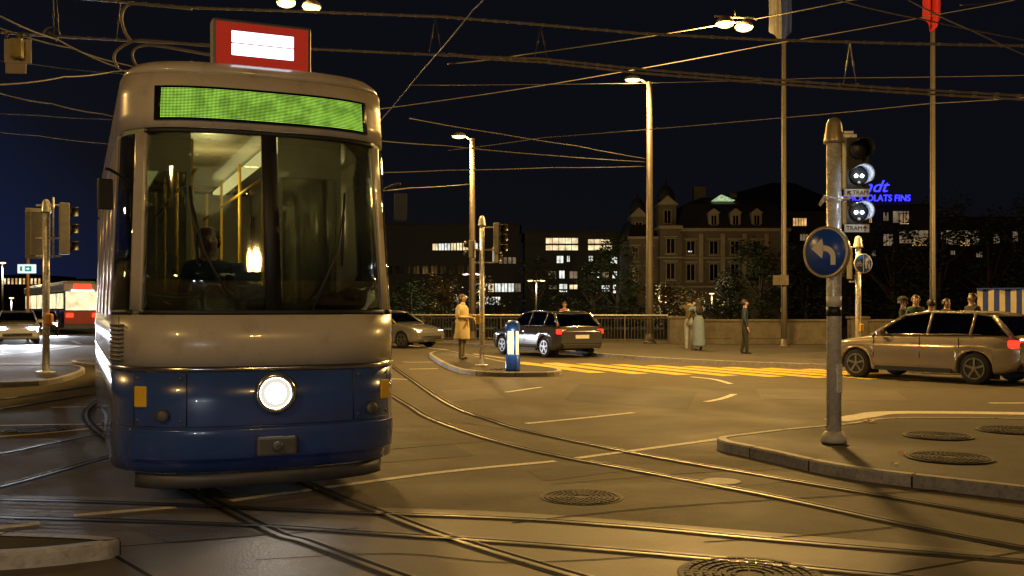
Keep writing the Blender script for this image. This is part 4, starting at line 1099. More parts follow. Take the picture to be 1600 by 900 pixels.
C_BLUEG = cloth("dress_blue_grey", (.15, .21, .30)); C_KHAKI = cloth("jacket_khaki", (.09, .07, .035)); C_JEAN = cloth("jeans_pale", (.24, .26, .30)); C_NAVY = cloth("jacket_navy", (.02, .03, .06))
C_CREAM = cloth("trousers_cream", (.45, .40, .30)); C_GREEN = cloth("jacket_green", (.03, .06, .04)); C_BROWN = cloth("coat_brown", (.10, .06, .035)); C_PINK = cloth("shawl_pink", (.42, .15, .13)); C_LBLUE = cloth("jeans_blue", (.10, .14, .25))
wp = P(722, 562, .116)
person("woman in a beige trench coat waiting on the middle island, long brown hair", wp, R(62), 1.82, C_TRENCH, C_OLIVE, M_SHOE, "brown", "fold", True, coat=C_TRENCH, stride=.03)
T = thing("shoulder_bag", "black bag hanging at the back of the woman in the trench coat", "bag", wp + Vector((-.22, -.05, .78)))
g = MB(); g.box((0, 0, .1), (.13, .22, .32)); g.build("bag_body", C_BLACK, T, .04)
g = MB(); g.tube([(0, .06, .24), (.06, .05, .5), (.16, .03, .67), (.2, -.02, .66), (.1, -.09, .5), (0, -.08, .24)], .012, 6); g.build("strap", C_BLACK, T)
cpl = "couple taking pictures at the parapet"
person("man in a khaki jacket and dark cap photographing over the parapet", P(1077, 546, .09), R(172), 1.86, C_KHAKI, C_JEAN, M_SHOEW, "dark", "photo", cap=C_BLACK, group=cpl)
person("woman in a long blue grey dress, arms raised, beside the man in the khaki jacket", P(1087, 547, .09) + Vector((.05, -.3, 0)), R(188), 1.80, C_BLUEG, C_BLUEG, M_SHOE, "dark", "photo", True, skirt=C_BLUEG, group=cpl)
for x, y, rz, H, tp, lg, sh, hr, ar, lb, cp in (
    (1164, 553, 80, 1.74, C_NAVY, C_BLACK, M_SHOE, "dark", "down", "man in a navy jacket standing alone near the parapet, left of the parked car", None),
    (1411, 575, 60, 1.72, C_BLACK, C_BLACK, M_SHOE, "grey", "fold", "person in a dark cap looking down, leftmost of those behind the parked car", C_BLACK),
    (1431, 577, -10, 1.76, C_GREEN, C_CREAM, M_SHOEW, "brown", "down", "person in a green jacket behind the parked car, second from the left of the group", None),
    (1455, 578, 170, 1.66, C_BROWN, C_CREAM, M_SHOEW, "dark", "down", "person in a brown coat seen from behind, before the flag pole", None),
    (1479, 576, 20, 1.68, C_NAVY, C_LBLUE, M_SHOEW, "dark", "fold", "person with folded arms just right of the flag pole behind the parked car", None),
    (1519, 579, -70, 1.80, C_BLACK, C_LBLUE, M_SHOE, "dark", "down", "tall man in black by the striped stall, turned to the left", None)):
    person(lb, P(x, y, .09), R(rz), H, tp, lg, sh, hr, ar, cap=cp, group="people waiting on the quay pavement" if x > 1300 else None)
person("person in a pink shawl and pale jeans standing at the railing", P(882, 540, .09), R(5), 1.72, C_PINK, C_JEAN, M_SHOEW, "brown", "fold", coat=None)

_dr = Matrix.Rotation(T_ANG, 3, 'Z') @ Vector((-.36, 1.16, 0))
person("tram driver in a dark navy jacket behind the tram's windscreen", T_O + _dr + Vector((0, 0, .411)), T_ANG, 1.80, C_NAVY, C_BLACK, M_SHOE, "brown", "phone", stride=.02)

# ---------------------------------------------------------------- cars
G_CAR = glass("car_glass", (.34, .36, .34), .10)
M_CIN = mat("car_interior", (.035, .033, .03), .8, 0, .2, 9)
M_TYRE = mat("tyre_rubber", (.02, .02, .02), .8, 0, .2, 14); M_RIM = mat("alloy_rim", (.28, .28, .28), .3, .8, .1, 8)
E_TL = emis("car_tail_lamp", (1.0, .025, .012), 3.2); M_TLD = mat("tail_lens", (.35, .01, .01), .15, 0, .1, 5, coat=.5); E_HL = emis("car_head_lamp", (.92, .95, 1.0), 130); M_PLT = mat("plate_white", (.6, .6, .58), .5)
M_HLD = mat("head_lens", (.5, .5, .5), .1, .3, .1, 5)
E_HL2 = emis("car_day_lamp", (.95, .97, 1.0), 12)
def car(label, loc, heading, paint, tail=True, head=True, hl=None, beams=0, estate=True, group=None):
    """heading: direction of travel in the ground plane; local +x is forward"""
    T = thing("car", label, "car", loc, math.atan2(heading[1], heading[0]), group)
    import bisect
    top = [(-2.19, .80), (-2.14, .93), (-2.05, .975), (-1.9, .99), (-1.0, .985), (0, .97), (.9, .955), (1.1, .935), (1.6, .86), (1.95, .765), (2.1, .69), (2.18, .60)]
    bot = [(-2.19, .46), (-2.12, .36), (-1.9, .25), (-1.6, .21), (1.6, .2), (1.95, .22), (2.1, .27), (2.18, .36)]
    def ip(tb, x):
        for (a, u), (b, w) in zip(tb, tb[1:]):
            if x <= b: return u + (w - u) * (x - a) / (b - a)
        return tb[-1][1]
    xs = sorted(set([-2.19, -2.17, -2.12, -2.05] + [-2 + .1 * k for k in range(41)] + [cx + .375 * math.cos(math.pi * j / 14) for cx in (-1.32, 1.36) for j in range(15)] + [cx + q for cx in (-1.32, 1.36) for q in (-.378, .378)] + [2.06, 2.12, 2.16, 2.18]))
    g = MB(); g.smooth = True; rings = []
    for x in xs:
        zb, zt = ip(bot, x), ip(top, x)
        for cx in (-1.32, 1.36):
            if abs(x - cx) < .3755: zb = max(zb, .30 + math.sqrt(max(0, .3755 ** 2 - (x - cx) ** 2)))
        e_ = max(0, (abs(x) - 1.45) / .74); tp = 1 - .16 * e_ ** 2.6
        zt = max(zt, zb + .05); half = []; md = min(.70, zt - .12)
        for q in (0, .12, .4, .7, 1, 1.3, 1.55, 1.78, 1.92, 2):
            z = zb + (md - zb) * q if q <= 1 else md + (zt - md) * (q - 1)
            y = .905 - .035 * max(0, (.5 - z) / .3) ** 2 - .10 * max(0, (z - .62) / .36) ** 2 - (.018 if .66 < q < .85 else 0) - (.05 if q == 2 else .018 if q == 1.92 else 0) - (.03 if q == 0 else 0)
            half.append((y * tp, z))
        deck = [(half[-1][0] * f, half[-1][1] + .018 * (1 - f * f)) for f in (.7, .35, 0)]
        h2 = half + deck
        rings.append([Vector((x, y, z)) for y, z in h2] + [Vector((x, -y, z)) for y, z in reversed(h2[:-1])])
    g.rings(rings); body = g.build("body", paint, T)
    # cabin: roof, pillars and windows, tumblehome built in
    cab = [(1.02, .955), (.28, 1.38), (-.25, 1.455), (-1.15, 1.44), (-1.62, 1.37), (-2.02, .985)]
    hw = lambda z: .80 - (z - .95) * .34
    def pt(i, s, ins=0): x, z = cab[i]; return Vector((x, s * (hw(z) - ins), z))
    g = MB()
    for i in (1, 2, 3):
        a, b, c, d = pt(i, -1), pt(i + 1, -1), pt(i + 1, 1), pt(i, 1); g.rings([[p - Vector((0, 0, .035)) for p in (a, b, c, d)], [a, b, c, d]])
    g.build("roof", paint, T, .012)
    g = MB()
    for s in (-1, 1):
        for path, r_ in (((pt(0, s), pt(1, s)), .035), ((pt(1, s), pt(2, s), pt(3, s), pt(4, s)), .03), ((pt(4, s), pt(5, s)), .05), ((Vector((-.28, s * .795, .96)), Vector((-.32, s * .64, 1.43))), .035), ((Vector((-1.2, s * .795, .97)), Vector((-1.25, s * .65, 1.42))), .035)):
            g.tube(path, r_, 8)
    g.build("pillar", paint, T)
    g = MB(); g.slab([pt(0, -1), pt(0, 1), pt(1, 1), pt(1, -1)], .02); g.build("windscreen", G_CAR, T)
    g = MB(); g.slab([pt(5, 1, .04), pt(5, -1, .04), pt(4, -1, .04), pt(4, 1, .04)], .02); g.build("rear_window", G_CAR, T)
    for s in (-1, 1):
        for xs in (((.95, .97), (.26, 1.36), (-.28, 1.42), (-.25, .97)), ((-.28, .97), (-.33, 1.42), (-1.2, 1.41), (-1.17, .98)), ((-1.22, .98), (-1.27, 1.40), (-1.6, 1.34), (-1.92, .99))):
            g = MB(); g.slab([(x, s * (hw(z) - .005), z) for x, z in xs], .02); g.build("side_window", G_CAR, T)
        for cx in (-1.32, 1.36):
            w = MB(); M_ = Matrix.Rotation(R(90), 4, 'X')
            w.lathe([(.21, -.10), (.30, -.10), (.32, -.07), (.32, .07), (.30, .10), (.21, .10)], (cx, s * .77, .32), 28, M=M_); wh = w.build("wheel", M_TYRE, T)
            fy = s * .872; w = MB()
            ring = lambda r_, y_: [Vector((cx + r_ * math.cos(t * math.pi / 12), y_, .32 + r_ * math.sin(t * math.pi / 12))) for t in range(24)]
            w.rings([ring(.222, fy), ring(.218, fy + s * .014), ring(.195, fy + s * .014), ring(.19, fy)], False)
            w.rings([ring(.05, fy), ring(.045, fy + s * .016), ring(.01, fy + s * .018)], True)
            for j in range(5):
                a = j * R(72) + .3; w.box((cx + .115 * math.cos(a), fy + s * .004, .32 + .115 * math.sin(a)), (.165, .014, .042), ry=-a)
            w.build("rim", M_RIM, wh)
            w = MB(); w.box((cx, s * .60, .36), (.72, .1, .5)); w.build("wheel_well", M_RUB, T)
        g = MB(); g.box((-2.06, s * .70, .82), (.2, .26, .15)); g.build("tail_lamp", E_TL if tail else M_TLD, T, .02)
        g = MB(); g.box((2.03, s * .62, .64), (.16, .3, .12) if hl is None else (.22, .36, .2)); g.build("headlight", (hl or (E_HL2 if head else M_HLD)), T, .02)
        g = MB(); g.box((.72, s * .93, 1.0), (.12, .2, .13)); g.build("mirror", paint, T, .03)
        g = MB(); g.box((-.05, s * .893, .80), (.16, .02, .025)); g.build("door_handle", M_CHR, T, .005)
        g = MB()
        for x in (-1.0, .0 - .15, .92): g.box((x, s * .886, .62), (.012, .016, .62))
        g.build("door_seam", M_RUB, T)
        g = MB(); g.tube([(.93, s * .815, .972), (0, s * .812, .985), (-1.0, s * .81, .998), (-1.88, s * .77, 1.003)], .009, 6); g.build("belt_trim", M_CHR, T)
        g = MB(); g.box((0.02, s * .885, .25), (1.75, .03, .09)); g.build("sill", M_RUB, T)
    for x_, y_ in ((.15, -.36), (.15, .36), (-.95, -.4), (-.95, 0), (-.95, .4)):
        g = MB(); g.box((x_, y_, 1.05), (.14, .46, .36), ry=R(-12)); g.box((x_ - .06, y_, 1.29), (.09, .26, .15), ry=R(-12)); g.build("seat", M_CIN, T, .03)
    g = MB(); g.box((.80, 0, .985), (.35, 1.3, .06)); g.tube([(.52 + .0 * k, -.36 + .17 * math.cos(k * R(30)), 1.05 + .17 * math.sin(k * R(30))) for k in range(13)], .014, 5, False); g.build("dashboard", M_CIN, T)
    g = MB(); g.box((-2.19, 0, .66), (.02, .5, .11)); g.build("number_plate", M_PLT, T)
    g = MB(); g.box((-2.14, 0, .36), (.12, 1.4, .14)); g.build("rear_bumper", M_RUB, T, .02)
    g = MB(); g.box((2.15, 0, .42), (.06, 1.2, .16)); g.build("grille", M_RUB, T, .02)
    if beams:
        for s in (-1, 1): lamp("headlight_beam", T, (2.22, s * .62, .64), beams, (.86, .91, 1.0), .06, 95, (1, 0, -.10))
    return T
PA = [mat("car_paint_" + n, c, .18, m, .03, 3, coat=1.0, rv=.02) for n, c, m in (("champagne", (.36, .31, .24), .35), ("dark_grey", (.06, .06, .065), .3), ("silver", (.34, .34, .34), .5), ("black", (.012, .012, .014), .1), ("white", (.55, .55, .53), 0), ("red", (.25, .015, .012), .1))]
car("champagne estate car driving off on the right, tail lamps glowing red", Vector((9.15, 21.6, 0)), (-.62, .80), PA[0], True, True)
car("dark grey car with red tail lamps beyond the blue bollard", Vector((1.1, 33.0, 0)), (-.50, .87), PA[1], True, True)
car("black car far down the bridge road, red tail lamps on, just right of the tram", Vector((-7.1, 50, 0)) + Vector((0, -4, 0)), (-.75, .66), PA[3], True, True)
car("silver car with headlights on, far away between the tram and the woman", Vector((-4.9, 40.5, 0)), (.8, -.6), PA[2], False, True)
car("white car with dazzling headlights at the left edge", Vector((-22.3, 45, 0)), (.445, -.895), PA[4], False, True, E_HL, 1700)
car("dark car with dazzling headlights following the white car at the left edge", Vector((-28.2, 60, 0)), (.40, -.91), PA[3], False, True, E_HL, 1300)
car("red car waiting in the far left street behind the dazzling headlights", Vector((-35.5, 66, 0)), (.40, -.9), PA[5], False, True, E_HL, 900)
car("unseen silver car added behind the viewpoint for its headlight beams", Vector((-3.2, -5.5, 0)), (.36, .93), PA[2], False, True, E_HL2, 110)  # out-of-view car added to throw low neutral light on the near pole and kerb

# ---------------------------------------------------------------- flag poles, striped stall, small signs
def flagpole(px, d, H, label):
    b = Vector(((px - 800) / F * d, d, .09)); T = thing("flag_pole", label, "flag pole", b)
    g = MB(); g.tube([(0, 0, 0), (0, 0, 2.2), (0, 0, H)], [.115, .105, .06], 14); g.build("pole", M_FLAGP, T)
    g = MB(); g.lathe([(.2, 0), (.2, .04), (.13, .08), (.12, .3)], (0, 0, 0), 16); g.build("base", M_FLAGP, T)
    g = MB(); g.tube([(-.10, -.09, 1.2), (-.07, -.07, H - .3)], .008, 5); g.box((-.12, -.08, 1.4), (.07, .05, .14)); g.build("halyard", M_WIRE, T)
    g = MB(); g.lathe([(.08, 0), (.1, .05), (.06, .12), (.01, .14)], (0, 0, H), 12); g.build("finial", M_CAP, T)
    return b
f1 = flagpole(1225, 38, 17.5, "tall steel flag pole with a small plate on it, left of the main signal pole")
f2 = flagpole(1457.5, 35, 17.0, "tall steel flag pole with a red flag, right of the main signal pole")
def flag(name, label, base, z0, z1, w, cols, tip=.5):
    g = MB(); g.smooth = True; nx, nz = 20, 10; grid = []
    for i in range(nx + 1):
        row = []
        for j in range(nz + 1):
            t, u = i / nx, j / nz
            low = z0 + tip * abs(t * 2 - 1) ** 1.3
            row.append(Vector((base.x - w * .5 + w * t + .03 * math.sin(9 * u), base.y - .16 + .10 * math.sin(t * 13 + u * 2) , z1 + (low - z1) * u)))
        grid.append(row)
    for i in range(nx):
        g.mi = 0 if len(cols) == 1 or i < nx * .52 else 1
        for j in range(nz):
            g.face([grid[i][j], grid[i + 1][j], grid[i + 1][j + 1], grid[i][j + 1]])
    bmesh.ops.remove_doubles(g.bm, verts=g.bm.verts[:], dist=.0005)
    o = g.build(name, cols); md = o.modifiers.new("solid", 'SOLIDIFY'); md.thickness = .012
    tag(o, label, "flag", "limp flags on the tall poles")
flag("flag", "white and blue flag hanging limp at the top of the left pole", f1 + Vector((-.18, 0, 0)), 11.7, 16.8, .85, [cloth("flag_white", (.22, .21, .2)), cloth("flag_blue", (.015, .03, .15))], .35)
flag("flag", "red flag hanging limp at the top of the right pole", f2 + Vector((-.1, 0, 0)), 11.2, 16.2, .62, [cloth("flag_red", (.34, .010, .012))], .5)
c = V(1220, 438, 37.8); g = MB(); g.box(c, (.60, .04, .38)); 
o = g.build("pole_plate", M_STONE, None, .03); tag(o, "small pale plate fixed to the left flag pole", "plate")
# striped stall
C_SB, C_SW = cloth("stall_blue", (.012, .035, .22)), cloth("stall_cream", (.42, .36, .26))
tb = Vector(((1527 - 800) / F * 30, 30, .09)); T = thing("striped_stall", "blue and cream striped canvas stall at the right edge", "market stall", tb, R(-25))
g = MB(); n = 18; w = .30
for side in (0, 1):
    for k in range(n * 2):
        g.mi = k % 2
        x0, x1 = k * w / 2, (k + 1) * w / 2; y = 0 if side == 0 else 2.4
        yy = lambda x: y + .03 * math.sin(x * 9)
        g.rings([[(x0, yy(x0), 0), (x1, yy(x1), 0), (x1, yy(x1) + .02, 0), (x0, yy(x0) + .02, 0)], [(x0, yy(x0), 2.02), (x1, yy(x1), 2.02), (x1, yy(x1) + .02, 2.02), (x0, yy(x0) + .02, 2.02)]])
for k in range(16):
    g.mi = k % 2; y0, y1 = .021 + k * .1475, .021 + (k + 1) * .1475
    for x in (0.0, n * w - .02): g.rings([[(x, y0, 0), (x + .02, y0, 0), (x + .02, y1, 0), (x, y1, 0)], [(x, y0, 2.02), (x + .02, y0, 2.02), (x + .02, y1, 2.02), (x, y1, 2.02)]])
g.build("canvas_wall", [C_SW, C_SB], T)
g = MB(); g.box((n * w / 2, 1.2, 2.04), (n * w + .05, 2.5, .04)); g.build("roof", C_SB, T)

# ---------------------------------------------------------------- far side: buildings
M_WD = mat("dark_facade", (.045, .045, .05), .8, 0, .2, .3); M_WL = mat("sandstone_facade", (.15, .12, .082), .85, 0, .25, .35, dirt=.3); M_ROOF = mat("slate_roof", (.02, .02, .024), .7, 0, .25, .6)
M_PANE = mat("dark_pane", (.006, .006, .008), .08, 0, .1, 2); M_TRIM = mat("stone_trim", (.34, .28, .20), .8, 0, .2, .8)
E_W1 = emis("lit_window_warm", (1.0, .76, .42), 1.1, .55, 1.1); E_W2 = emis("lit_window_cool", (.92, .95, .86), 1.0, .5, 1.3); E_W3 = emis("lit_window_amber", (1.0, .56, .18), .75, .5, 1.0)
E_W4 = emis("lit_window_dim", (1.0, .72, .42), .16, .6, .9)
def block(name, label, x0, x1, ytop, d, depth, m, roof=M_ROOF, ybase=None, cat="building"):
    a, b = (x0 - 800) / F * d, (x1 - 800) / F * d; h = CH + (YH - ytop) / F * d
    T = thing(name, label, cat, (a, d, -.35)); T["w"] = b - a; T["h"] = h + .35
    g = MB(); g.box(((b - a) / 2, depth / 2, (h + .35) / 2), (b - a, depth, h + .35)); g.build("wall", m, T)
    g = MB(); g.box(((b - a) / 2, depth / 2, h + .5), (b - a + .6, depth + .6, .3)); g.build("roof", roof, T)
    return T
def win(T, x0, y0, x1, y1, m, mull=3, fm=M_WD, off=0.0, trim=None):
    """window given by its photo rectangle, set in T's front wall"""
    d = T.location.y; u = d / F
    c = Vector((((x0 + x1) / 2 - 800) * u - T.location.x, -off, CH + (YH - (y0 + y1) / 2) * u - T.location.z)); w, h = (x1 - x0) * u, (y1 - y0) * u
    f = MB(); t = .09
    for s in (-1, 1): f.box(c + Vector((s * (w / 2 + t / 2), -.05, 0)), (t, .14, h + 2 * t)); f.box(c + Vector((0, -.05, s * (h / 2 + t / 2))), (w, .14, t))
    for k in range(1, mull): f.box(c + Vector((-w / 2 + w * k / mull, -.035, 0)), (.07, .06, h))
    if trim:
        f.box(c + Vector((0, -.12, h / 2 + .25)), (w + .7, .3, .16)); f.box(c + Vector((0, -.1, -h / 2 - .2)), (w + .5, .25, .12))
    f = f.build("window", trim or fm, T)
    g = MB(); g.box(c + Vector((0, -.012, 0)), (w - .002, .02, h - .002)); g.build("pane", m, f)
# dark office block with a curved lit top storey, left of the middle
T = block("office_building", "dark office block with a lit window strip near its top, behind the middle signal pole", 560, 812, 352, 132, 16, M_WD)
x = 676
while x < 736: win(T, x, 381 - (x - 676) * .03, x + 8, 391, random.choice((E_W1, E_W2, E_W2)), 2); x += 9.5
for x in (738.5,): win(T, x, 380, x + 8, 391, E_W2, 2)
x = 742
while x < 832 - 24: win(T, x, 443, x + 8.5, 456, random.choice((E_W2, E_W2, E_W1, E_W4)), 2); x += 10.5
for x in (756, 765, 774): win(T, x, 464, x + 7.5, 476, E_W2, 2)
for x in range(780, 808, 7): win(T, x, 402, x + 5, 412, E_W4, 1)
for x in range(590, 740, 14): win(T, x, 415, x + 9, 428, M_PANE, 2)
T = block("office_building", "modern block with a wide lit penthouse window, left of the tall lamp post", 820, 992, 364, 128, 18, M_WD)
win(T, 853, 372, 903, 391, E_W1, 5); win(T, 919, 374, 956, 391, E_W1, 4)
for x0, y0, x1, y1, m in ((870, 400, 880, 411, E_W2), (886, 400, 890, 409, E_W2), (857, 424, 869, 436, E_W4), (874, 423, 882, 435, E_W2), (890, 424, 902, 435, E_W4), (924, 424, 936, 434, E_W2), (941, 425, 951, 434, E_W4), (957, 424, 966, 435, E_W2),
                          (920, 400, 926, 408, E_W2), (954, 400, 964, 412, E_W2), (858, 446, 870, 452, E_W4), (874, 444, 886, 456, E_W2), (890, 445, 902, 452, E_W1), (928, 446, 934, 458, E_W4), (940, 446, 952, 455, E_W2), (958, 445, 967, 458, E_W2)):
    win(T, x0, y0, x1, y1, m, 2)
g = MB(); 
for (xx, zz, w) in ((2, 10.2, 13), (2, 7.3, 13), (2, 4.4, 13)): g.box((7.0, -.4, zz), (13.6, .8, .18))
g.build("balcony_slab", M_WD, T)

# old sandstone palace with corner towers and dormers
dP = 116.0; u = dP / F
X = lambda px: (px - 800) * u
Z = lambda py: CH + (YH - py) * u
T = thing("palace", "old sandstone palace with slate mansard roof, dormers and domed corner towers", "building", (X(1045), dP, -.35))
ox, oz = T.location.x, T.location.z
def lb(name, m, x0, x1, y0, y1, dep, dy=0.0, par=None):
    g = MB(); g.box(((X(x0) + X(x1)) / 2 - ox, dy + dep / 2, (Z(y0) + Z(y1)) / 2 - oz), (X(x1) - X(x0), dep, Z(y0) - Z(y1))); return g.build(name, m, par or T)
lb("wall", M_WL, 1062, 1232, 360, 505, 18)
lb("wall", M_WL, 985, 1030, 372, 505, 17, 1.0)
lb("corner_tower", M_WL, 1030, 1061.5, 352, 505, 6, -.8)
for y, dz in ((357, 5), (402, 2.5), (447, 2.5)): lb("cornice", M_TRIM, 1062, 1234, y, y + dz, .9, -.6)
for y, dz in ((354, 5), (402, 2.5), (447, 2.5)): lb("cornice", M_TRIM, 1027, 1064, y, y + dz, 6.9, -1.4)
lb("cornice", M_TRIM, 982, 1030, 369, 373, 1.0, .4)
# towers with little pediments and domes
for cx, hw_, yt, yb, dy in ((1046, 14, 318, 353, 1.5), (1003, 12, 335, 370, 3.0)):
    tw = lb("belfry", M_WL, cx - hw_, cx + hw_, yt, yb, 2.6, dy)
    g = MB(); x0, x1 = X(cx - hw_ - 3) - ox, X(cx + hw_ + 3) - ox; zt = Z(yt) - oz
    g.rings([[(x0, dy - .3, zt), (x1, dy - .3, zt), ((x0 + x1) / 2, dy - .3, zt + 1.1)], [(x0, dy + 2.8, zt), (x1, dy + 2.8, zt), ((x0 + x1) / 2, dy + 2.8, zt + 1.1)]]); g.build("pediment", M_TRIM, tw)
    g = MB(); r = (x1 - x0) * .42; g.lathe([(r, 0), (r * 1.02, .5), (r * .85, 1.1), (r * .5, 1.6), (.12, 1.85), (.1, 2.5), (.01, 2.7)], ((x0 + x1) / 2, dy + 1.3, zt + .6), 18); g.build("dome", M_ROOF, tw)
    win(T, cx - 5, yt + 9, cx + 5, yb - 6, M_PANE, 2, M_TRIM, -dy)
# mansard roof
g = MB(); x0, x1, z0, z1 = X(1058) - ox, X(1236) - ox, Z(356.5) - oz, Z(316) - oz
g.rings([[(x0, -.5, z0), (x1, -.5, z0), (x1, 18, z0), (x0, 18, z0)], [(x0 + 1.2, 2.2, z1), (x1 - 1.2, 2.2, z1), (x1 - 1.2, 15, z1), (x0 + 1.2, 15, z1)], [(x0 + 4, 6, z1 + 1.2), (x1 - 4, 6, z1 + 1.2), (x1 - 4, 11, z1 + 1.2), (x0 + 4, 11, z1 + 1.2)]]); g.build("roof", M_ROOF, T)
g = MB(); g.rings([[(X(983) - ox, .6, Z(369) - oz), (x0 - 2.2, .6, Z(369) - oz), (x0 - 2.2, 16, Z(369) - oz), (X(983) - ox, 16, Z(369) - oz)], [(X(992) - ox, 4, Z(338) - oz), (x0 - 3.2, 4, Z(338) - oz), (x0 - 3.2, 12, Z(338) - oz), (X(992) - ox, 12, Z(338) - oz)]]); g.build("roof", M_ROOF, T)
for cx in (1115, 1149, 1182):
    dm = lb("dormer", M_TRIM, cx - 8, cx + 8, 333, 354, 2.6, -.1)
    g = MB(); a, b = X(cx - 10) - ox, X(cx + 10) - ox; zt = Z(333) - oz
    g.rings([[(a, -.3, zt), (b, -.3, zt), ((a + b) / 2, -.3, zt + .55)], [(a, 2.4, zt), (b, 2.4, zt), ((a + b) / 2, 2.4, zt + .55)]]); g.build("gable", M_TRIM, dm)
    win(T, cx - 4, 337, cx + 4, 352, M_PANE, 2, M_TRIM, .1)
E_BL = emis("screen_blue", (.25, .35, 1.0), .9); 
for cx in (1079, 1115, 1148, 1182):
    for y0, y1 in ((377, 397), (413, 438)): win(T, cx - 6, y0, cx + 6, y1, M_PANE, 2, M_TRIM, 0, M_TRIM)
for cx in (1046,):
    for y0, y1 in ((374, 396), (412, 436)): win(T, cx - 6, y0, cx + 6, y1, M_PANE, 2, M_TRIM, .8, M_TRIM)
for cx in (994, 1016):
    for y0, y1 in ((386, 406), (418, 440)): win(T, cx - 4, y0, cx + 4, y1, M_PANE, 2, M_TRIM, -1.0, M_TRIM)
win(T, 1075, 392, 1081, 394, E_W2, 1, M_PANE, .03)
for x_ in range(1070, 1230, 34):
    g = MB(); g.box((X(x_ - 9) - ox, -.12, (Z(360) + Z(447)) / 2 - oz), (.5, .26, Z(360) - Z(447) - .8)); g.build("pilaster", M_TRIM, T)
g = MB(); c0 = (X(1139) - ox, 3, Z(309) - oz)
g.rings([[(c0[0] - 1.3, 2.6, c0[2]), (c0[0] + 1.3, 2.6, c0[2]), (c0[0] + 1.3, 6, c0[2]), (c0[0] - 1.3, 6, c0[2])], [(c0[0] - .05, 4.2, c0[2] + .85), (c0[0] + .05, 4.2, c0[2] + .85), (c0[0] + .05, 4.3, c0[2] + .85), (c0[0] - .05, 4.3, c0[2] + .85)]]); g.build("skylight", emis("skylight_green", (.62, .85, .45), .55, .6, 2.5), T)
for px, w, h in ((1112, 1.4, 2.4), (1168, .9, 1.6)):
    g = MB(); g.box((X(px) - ox, 8, Z(312) - oz + h / 2), (w, w, h)); g.build("chimney", M_WL, T)
# dark hip-roofed block behind it, a lit corner window on the right
T = thing("hip_roof_building", "dark building with a broad hip roof rising behind the palace, one amber window lit", "building", (X(1250) * 1.2, 142, -.35))
u2 = 142 / F; hx = lambda px: (px - 800) * u2 - T.location.x; hz = lambda py: CH + (YH - py) * u2 + .35
g = MB(); g.box(((hx(1160) + hx(1330)) / 2, 9, hz(330) / 2), (hx(1330) - hx(1160), 18, hz(330))); g.build("wall", M_WD, T)
g = MB(); g.rings([[(hx(1090), -1, hz(318)), (hx(1336), -1, hz(330)), (hx(1336), 20, hz(330)), (hx(1090), 20, hz(318))], [(hx(1225), 7, hz(276)), (hx(1262), 7, hz(276)), (hx(1262), 11, hz(276)), (hx(1225), 11, hz(276))]]); g.build("roof", M_ROOF, T)
win(T, 1239, 341, 1260, 353, E_W3, 5); win(T, 1290, 343, 1304, 349, E_W4, 2); win(T, 1276, 366, 1296, 376, E_W4, 3); win(T, 1250, 366, 1262, 376, E_W4, 3)
# building behind the trees on the right: windows twinkle through the crowns; it carries the blue sign
T = block("city_building", "dark building behind the right-hand trees with scattered warm windows and a blue roof sign", 1310, 1455, 322, 150, 18, M_WD)
for x0, y0, x1, y1, m in ((1395, 330, 1420, 348, E_W4), (1406, 334, 1420, 350, E_W3), (1380, 332, 1388, 345, E_W4), (1356, 340, 1362, 348, E_W3), (1380, 366, 1395, 384, E_W4), (1405, 360, 1450, 380, E_W4), (1425, 372, 1448, 384, E_W3), (1362, 392, 1368, 400, E_W4), (1330, 430, 1336, 440, E_W4)):
    win(T, x0, y0, x1, y1, m, 3)
E_NEON = emis("neon_blue", (.03, .03, 1.0), 3.5)
N_ = thing("roof_sign", "glowing blue lettered roof sign behind the signal lamps", "neon sign", V(1369, 302, 149.0))
u3 = 149 / F
def neon(body, w, y, size, shear=0.0, xoff=0.0):
    M = Matrix.Translation((xoff * u3, -.1, (302 - y) * u3)) @ Matrix.Rotation(R(90), 4, 'X')
    o = text("neon_lettering", body, size * u3, E_NEON, N_, Matrix.Identity(4), .05, shear, bold=.012)
    xs = [v.co.x for v in o.data.vertices]; s = w * u3 / (max(xs) - min(xs)); c = (max(xs) + min(xs)) / 2
    o.data.transform(M @ Matrix.Scale(s, 4, (1, 0, 0)) @ Matrix.Translation((-c, 0, 0)))
neon("Lindt", 62, 292, 26, .38, -10); neon("CHOCOLATS FINS", 106, 310, 14, .06, 0)
g = MB()
for dx in (-48, -16, 16, 48): g.box((dx * u3, .25, -20 * u3), (.12, .12, 30 * u3))
g.box((0, .25, -14 * u3), (108 * u3, .1, .1)); g.build("frame", M_WD, N_)
T = block("city_building", "low dark building far right behind the trees with a row of dim warm windows", 1462, 1680, 342, 155, 18, M_WD)
for x0, y0, x1, y1, m in ((1478, 360, 1530, 382, E_W4), (1500, 372, 1515, 384, E_W3), (1470, 362, 1476, 374, E_W4), (1552, 366, 1562, 380, E_W4), (1582, 362, 1590, 378, E_W4), (1525, 394, 1535, 402, E_W4), (1485, 392, 1492, 398, E_W4)): win(T, x0, y0, x1, y1, m, 3)
# city on the left, far down the street
for k, (x0, x1, yt, d, lab, lit) in enumerate(((-120, 66, 432, 190, "low distant building at the left edge with a bright row of lit windows", 1), (70, 150, 438, 210, "distant dark building left of the tram behind the far tram", 0), (-320, -100, 415, 170, "distant dark building beyond the left edge of the picture", 0))):
    T = block("city_building", lab, x0, x1, yt, d, 14, M_WD)
    if lit:
        for x in range(6, 64, 6): win(T, x, 435, x + 3.5, 444, random.choice((E_W1, E_W3, E_W1)), 1)
    else:
        for x in range(x0 + 8, x1 - 8, 12): win(T, x, 446, x + 5, 452, E_W4, 1)
